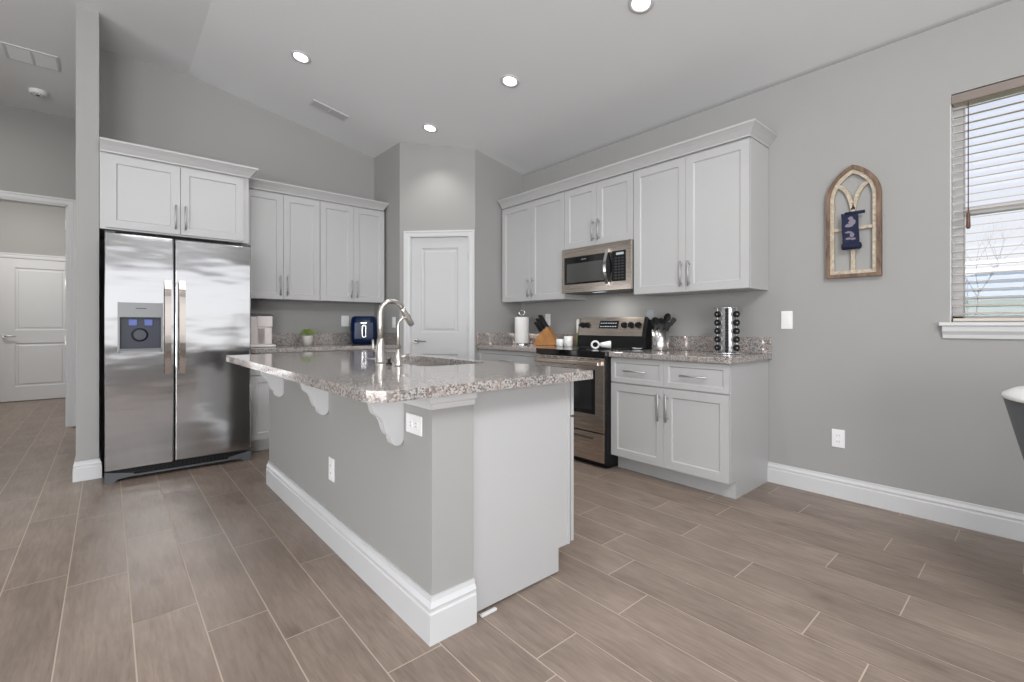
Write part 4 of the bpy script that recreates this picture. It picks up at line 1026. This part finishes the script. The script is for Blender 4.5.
bm = B(); lathe(bm, [(.0, 0), (.019, 0), (.021, .008), (.021, .110), (.019, .125)], n=20, caps=False); lathe(bm, [(.019, .125), (.018, .130), (0, .131)], n=20, caps=False); obj('bottle_body', bm, 'oil_glass', t)
bm = B(); lathe(bm, [(.018, .131), (.018, .24), (.012, .262), (.0, .266)], n=18, caps=False); obj('neck', bm, 'pot_beige', t)
bm = B(); lathe(bm, [(.011, -.021), (.011, -.017)], (0, 0, .205), 14, 'Y'); obj('stopper', bm, 'black_plastic', t)

# ------------------------------------------------------------------ utensil crock
cx_, cy_ = 3.408, 2.072
t = thing('utensil_crock', 'stainless steel utensil crock full of black cooking tools', 'utensil holder', (cx_, cy_, ZC + .001))
bm = B(); lathe(bm, [(.0, 0), (.066, 0), (.068, .004), (.068, .168), (.064, .168), (.062, .010), (0, .010)], n=36, caps=False); obj('cylinder', bm, 'chrome' if False else 'plain_steel', t)
def utensil(name, label, base, top, head, m='black_plastic'):
    t = thing(name, label, 'utensil', (cx_, cy_, ZC + .012), 0, 'utensils in the steel crock')
    b0, t0 = Vector(base), Vector(top); d = (t0 - b0).normalized()
    bm = B(); tube(bm, [b0, b0.lerp(t0, .6), t0], [.006, .005, .0055], 8); obj('handle', bm, m, t)
    side = Vector((.656, -.7545, 0)) if True else None        # heads face the room
    side = (side - d * side.dot(d)).normalized(); nn = d.cross(side)
    bm = B()
    kind, L, Wd = head
    K = 20; outl = []
    for k in range(K):
        a = 2 * PI * k / K; x = math.cos(a) * Wd; z = math.sin(a) * L
        if kind == 'flat': x = math.copysign(abs(math.cos(a)) ** .45, math.cos(a)) * Wd * (1.0 if math.sin(a) > 0 else .75); z = math.copysign(abs(math.sin(a)) ** .45, math.sin(a)) * L
        outl.append((x, z))
    cc = t0 + d * L * .9
    th_ = .003
    front = [bm.verts.new(cc + side * x + d * z - nn * th_) for x, z in outl]; back = [bm.verts.new(cc + side * x + d * z + nn * th_) for x, z in outl]
    dep = .014 if kind == 'spoon' else 0
    cf = bm.verts.new(cc + nn * (dep - th_)); cb = bm.verts.new(cc + nn * (dep + th_))
    for k in range(K):
        j = (k + 1) % K; bm.faces.new((front[k], front[j], cf)); bm.faces.new((back[j], back[k], cb)); bm.faces.new((front[k], back[k], back[j], front[j]))
    obj('head', bm, m, t)
ux = Vector((.656, -.7545, 0))   # towards the right as seen from the room
def up(r, f, z): v = ux * r + Vector((-.7545, -.656, 0)) * f; return (v.x, v.y, z)
utensil('slotted_turner', 'grey slotted turner leaning left in the steel crock', up(.03, -.02, 0), up(-.062, -.01, .245), ('flat', .040, .030), 'grey_plastic')
utensil('serving_spoon', 'large black spoon leaning left at the front of the crock', up(.02, .02, 0), up(-.030, .035, .175), ('spoon', .046, .034))
utensil('ladle', 'black ladle upright at the front of the crock', up(0, .01, 0), up(-.002, .030, .165), ('spoon', .046, .036))
utensil('wooden_spoon', 'brown wooden spoon between the black tools in the crock', up(-.01, -.02, 0), up(.010, -.02, .200), ('spoon', .032, .020), 'block_wood')
utensil('pasta_spoon', 'black round-headed spoon standing highest right in the crock', up(-.02, -.01, 0), up(.048, -.01, .225), ('spoon', .036, .028))
utensil('spatula', 'black spatula leaning far right in the steel crock', up(-.04, .01, 0), up(.078, .02, .195), ('flat', .034, .020))
utensil('solid_turner', 'short black turner low at the right of the crock', up(-.03, .02, 0), up(.040, .035, .155), ('flat', .036, .026))

# ------------------------------------------------------------------ spice rack
sx, sy = 3.325, 1.492
t = thing('spice_rack', 'revolving chrome spice carousel on the granite right of the range', 'spice rack', (sx, sy, ZC + .001), math.radians(-65.8))
# local -y faces the camera
bm = B(); lathe(bm, [(.0, 0), (.090, 0), (.092, .006), (.086, .014), (.0, .018)], n=40, caps=False); obj('base', bm, 'chrome', t)
bm = B(); lathe(bm, [(.0, .322), (.086, .322), (.088, .326), (.084, .330), (.0, .331)], n=40, caps=False); obj('top_plate', bm, 'chrome', t)
colA = [math.radians(-90 - 40), math.radians(-90 + 40), math.radians(90 - 44), math.radians(90 + 44)]
for nm, aa in (('panel', -90 - 18), ('panel', -90 + 18), ('panel', -90 - 72), ('panel', -90 + 72), ('panel', 72), ('panel', 108), ('panel', 198 - 36), ('panel', 18)):
    a = math.radians(aa); bm = B()
    Mx = Matrix.Rotation(a, 4, 'Z'); bx(bm, .066, .069, -.011, .011, .016, .322); bmesh.ops.transform(bm, matrix=Mx, verts=bm.verts[:]); obj(nm, bm, 'chrome', t)
bm = B(); bx(bm, -.030, .030, -.030, .030, .016, .322); obj('core', bm, 'dark_grey', t)
bm = B(); bx(bm, -.006, .006, -.071, -.060, .016, .322)
for i in range(5): lathe(bm, [(.011, -.080), (.012, -.062)], (0, 0, .050 + i * .058), 12, 'Y')
obj('dark_slot', bm, 'black_plastic', t)  # black strip with bumps stands in for the dark slot between panels
tw = t.matrix_basis.copy(); from mathutils import Euler
tw = Matrix.Translation((sx, sy, ZC + .001)) @ Matrix.Rotation(t.rotation_euler[2], 4, 'Z')
ords = ['bottom', 'second from bottom', 'middle', 'second from top', 'top']
proto = None
for ci, cn in ((0, 'left'), (1, 'right')):
    for i in range(5):
        lb = 'black-capped glass spice jar, %s of the %s column of the carousel' % (ords[i], cn)
        if proto is None:
            proto = thing('spice_jar', lb, 'spice jar', group='spice jars in the carousel')
            bm = B(); lathe(bm, [(.0, .030), (.019, .030), (.021, .034), (.021, .080), (.017, .084)], n=20, axis='X', caps=False); obj('glass_jar', bm, 'clear_jar' if False else 'handle_steel', proto)
            bm = B(); lathe(bm, [(.022, .082), (.023, .084), (.023, .100), (.020, .103), (.013, .103), (.011, .100), (.0, .100)], n=20, axis='X', caps=False); obj('cap', bm, 'black_plastic', proto)
            bm = B(); lathe(bm, [(.0, .1012), (.006, .1012), (.006, .1002)], n=12, axis='X', caps=False); obj('cap_center', bm, 'handle_steel', proto)
            r_ = proto
        else:
            r_ = proto.copy(); C.objects.link(r_)
            for ch in list(proto.children):
                c2 = ch.copy(); C.objects.link(c2); c2.parent = r_
        r_['label'] = lb
        r_.matrix_world = tw @ Matrix.Translation((0, 0, .046 + i * .0585)) @ Matrix.Rotation(colA[ci], 4, 'Z')

# ------------------------------------------------------------------ arched wall decor with navy banner
AY, AZ = .803, 1.422; AW, AH = .288, .709
wd = thing('arched_window_decor', 'distressed wooden arched window frame hanging on the right wall', 'wall decor', (XC, AY, AZ), RZ)
def arch(w, h, spring, n=12):
    """pointed arch outline from bottom-left, counter-clockwise, base at z=0"""
    hw = w / 2; pts = [(-hw, 0), (hw, 0), (hw, spring)]
    rise = h - spring
    R1 = (hw * hw + rise * rise) / (2 * hw); cxr = hw - R1
    a1 = math.atan2(rise, -cxr)
    for i in range(1, n + 1): a = a1 * i / n; pts.append((cxr + R1 * math.cos(a), spring + R1 * math.sin(a)))
    for i in range(n - 1, 0, -1): a = a1 * i / n; pts.append((-(cxr + R1 * math.cos(a)), spring + R1 * math.sin(a)))
    pts.append((-hw, spring)); return pts
def arch_ring(bm, o1, o2, y0, y1):
    n = len(o1)
    A = [[bm.verts.new((x, y, z)) for x, z in o] for o in (o1, o2) for y in (y0, y1)]
    for k in range(n):
        j = (k + 1) % n
        bm.faces.new((A[0][k], A[0][j], A[2][j], A[2][k])); bm.faces.new((A[1][k], A[3][k], A[3][j], A[1][j]))
        bm.faces.new((A[0][k], A[1][k], A[1][j], A[0][j])); bm.faces.new((A[2][k], A[2][j], A[3][j], A[3][k]))
sh = lambda o, dz: [(x, z + dz) for x, z in o]
o1 = arch(AW, AH, .500); o2 = sh(arch(AW - .044, AH - .048, .478), .022); o3 = sh(arch(AW - .088, AH - .096, .456), .044)
bm = B(); arch_ring(bm, o1, o2, -.036, -.001); obj('outer_frame', bm, 'frame_wood', wd)
bm = B(); arch_ring(bm, o2, o3, -.026, -.004); obj('inner_frame', bm, 'cream_distressed', wd)
bm = B(); bx(bm, -.011, .011, -.022, -.006, .044, .440); bx(bm, -(AW - .088) / 2, (AW - .088) / 2, -.021, -.007, .300, .320)
for s in (-1, 1):
    pa = []
    for i in range(11):
        u = i / 10; x = s * (.004 + .100 * u ** 1.0 * (.35 + .65 * u)); z = .430 + .165 * (1 - (1 - u) ** 1.9); pa.append((x, z))
    L_ = [(x - s * .010, z + .006) for x, z in pa]; R2 = [(x + s * .010, z - .006) for x, z in pa]
    for k in range(10):
        vs = [(L_[k], L_[k + 1], R2[k + 1], R2[k])]
        q = vs[0]; f0 = [bm.verts.new((x, -.022, z)) for x, z in q]; f1 = [bm.verts.new((x, -.006, z)) for x, z in q]
        bm.faces.new(f0); bm.faces.new(f1[::-1])
        for a in range(4): bm.faces.new((f0[a], f1[a], f1[(a + 1) % 4], f0[(a + 1) % 4]))
obj('muntins', bm, 'cream_distressed', wd)
BS = 1.0
bn = thing('cloth_banner', 'navy blue cloth scroll hanging in the middle of the arched frame', 'banner', (XC - .030, .806, AZ + .175), RZ)
bm = B(); ns = 12
mv = Matrix.Rotation(math.radians(-2), 4, 'Y')
pf = [(-.020 + .003 * math.sin(i * .8), .030 + i / ns * .225) for i in range(ns + 1)]
prism(bm, [(a - .002, b) for a, b in pf] + [(a + .002, b) for a, b in pf[::-1]], lambda p_, q_, s: (s, p_, q_), -.044, .044)
bmesh.ops.transform(bm, matrix=mv, verts=bm.verts[:]); obj('cloth', bm, 'navy_cloth', bn)
bm = B(); lathe(bm, [(.0, -.049), (.020, -.049), (.023, -.044), (.023, .044), (.020, .049), (.0, .049)], (0, -.014, .022), 18, 'X', caps=False); obj('lower_roll', bm, 'navy_cloth', bn)
bm = B(); lathe(bm, [(.0, -.046), (.011, -.046), (.011, .056), (.0, .056)], (.012, -.014, .252), 14, 'X', caps=False); obj('top_roll', bm, 'navy_cloth', bn)
bm = B(); random.seed(3)
for i, (x, z, a, c_) in enumerate(((.006, .215, .016, .014), (.012, .185, .022, .024), (-.004, .160, .024, .022), (-.010, .125, .026, .016), (.008, .098, .014, .020), (-.012, .075, .018, .010), (.014, .070, .016, .010))):
    K = 12; ce = bm.verts.new((x, -.0245, z)); vv = [bm.verts.new((x + math.cos(2 * PI * k / K) * a * random.uniform(.7, 1), -.0240, z + math.sin(2 * PI * k / K) * c_ * random.uniform(.7, 1))) for k in range(K)]
    for k in range(K): bm.faces.new((ce, vv[k], vv[(k + 1) % K]))
bmesh.ops.transform(bm, matrix=mv, verts=bm.verts[:]); obj('motif', bm, 'motif_pale', bn)

bn.scale = (BS, 1, 0.90)
# ------------------------------------------------------------------ bin at right edge
t = thing('tapered_bin', 'dark grey tapered bin with a white rim and lid at the right edge', 'bin', (2.588, -.240, 0))
bm = B(); lathe(bm, [(.0, .0), (.150, .0), (.155, .01), (.350, .842), (.345, .846), (.10, .846), (.0, .846)], n=48, caps=False); obj('body', bm, 'bin_grey', t)
bm = B(); lathe(bm, [(.352, .846), (.356, .850), (.352, .862), (.320, .880), (.24, .896), (.10, .905), (.0, .906)], n=48, caps=False); ld = obj('lid', bm, 'ceramic_white', t)
bm = B(); lathe(bm, [(.10, .904), (.11, .915), (.105, .935), (.0, .94)], n=24, caps=False); obj('knob', bm, 'ceramic_white', ld)
bm = B(); lathe(bm, [(.245, .896), (.246, .899), (.236, .901), (.235, .897)], n=40, caps=False); obj('lid_seam', bm, 'dark_grey', ld)

# loose trim strip on the floor at the island end
bm = B(); bx(bm, 1.075, 1.150, 1.408, 1.424, 0.0005, .012, bev=.003)
tag(obj('trim_scrap', bm, 'trim_white'), 'short loose strip of white trim on the floor by the island end', 'trim scrap')
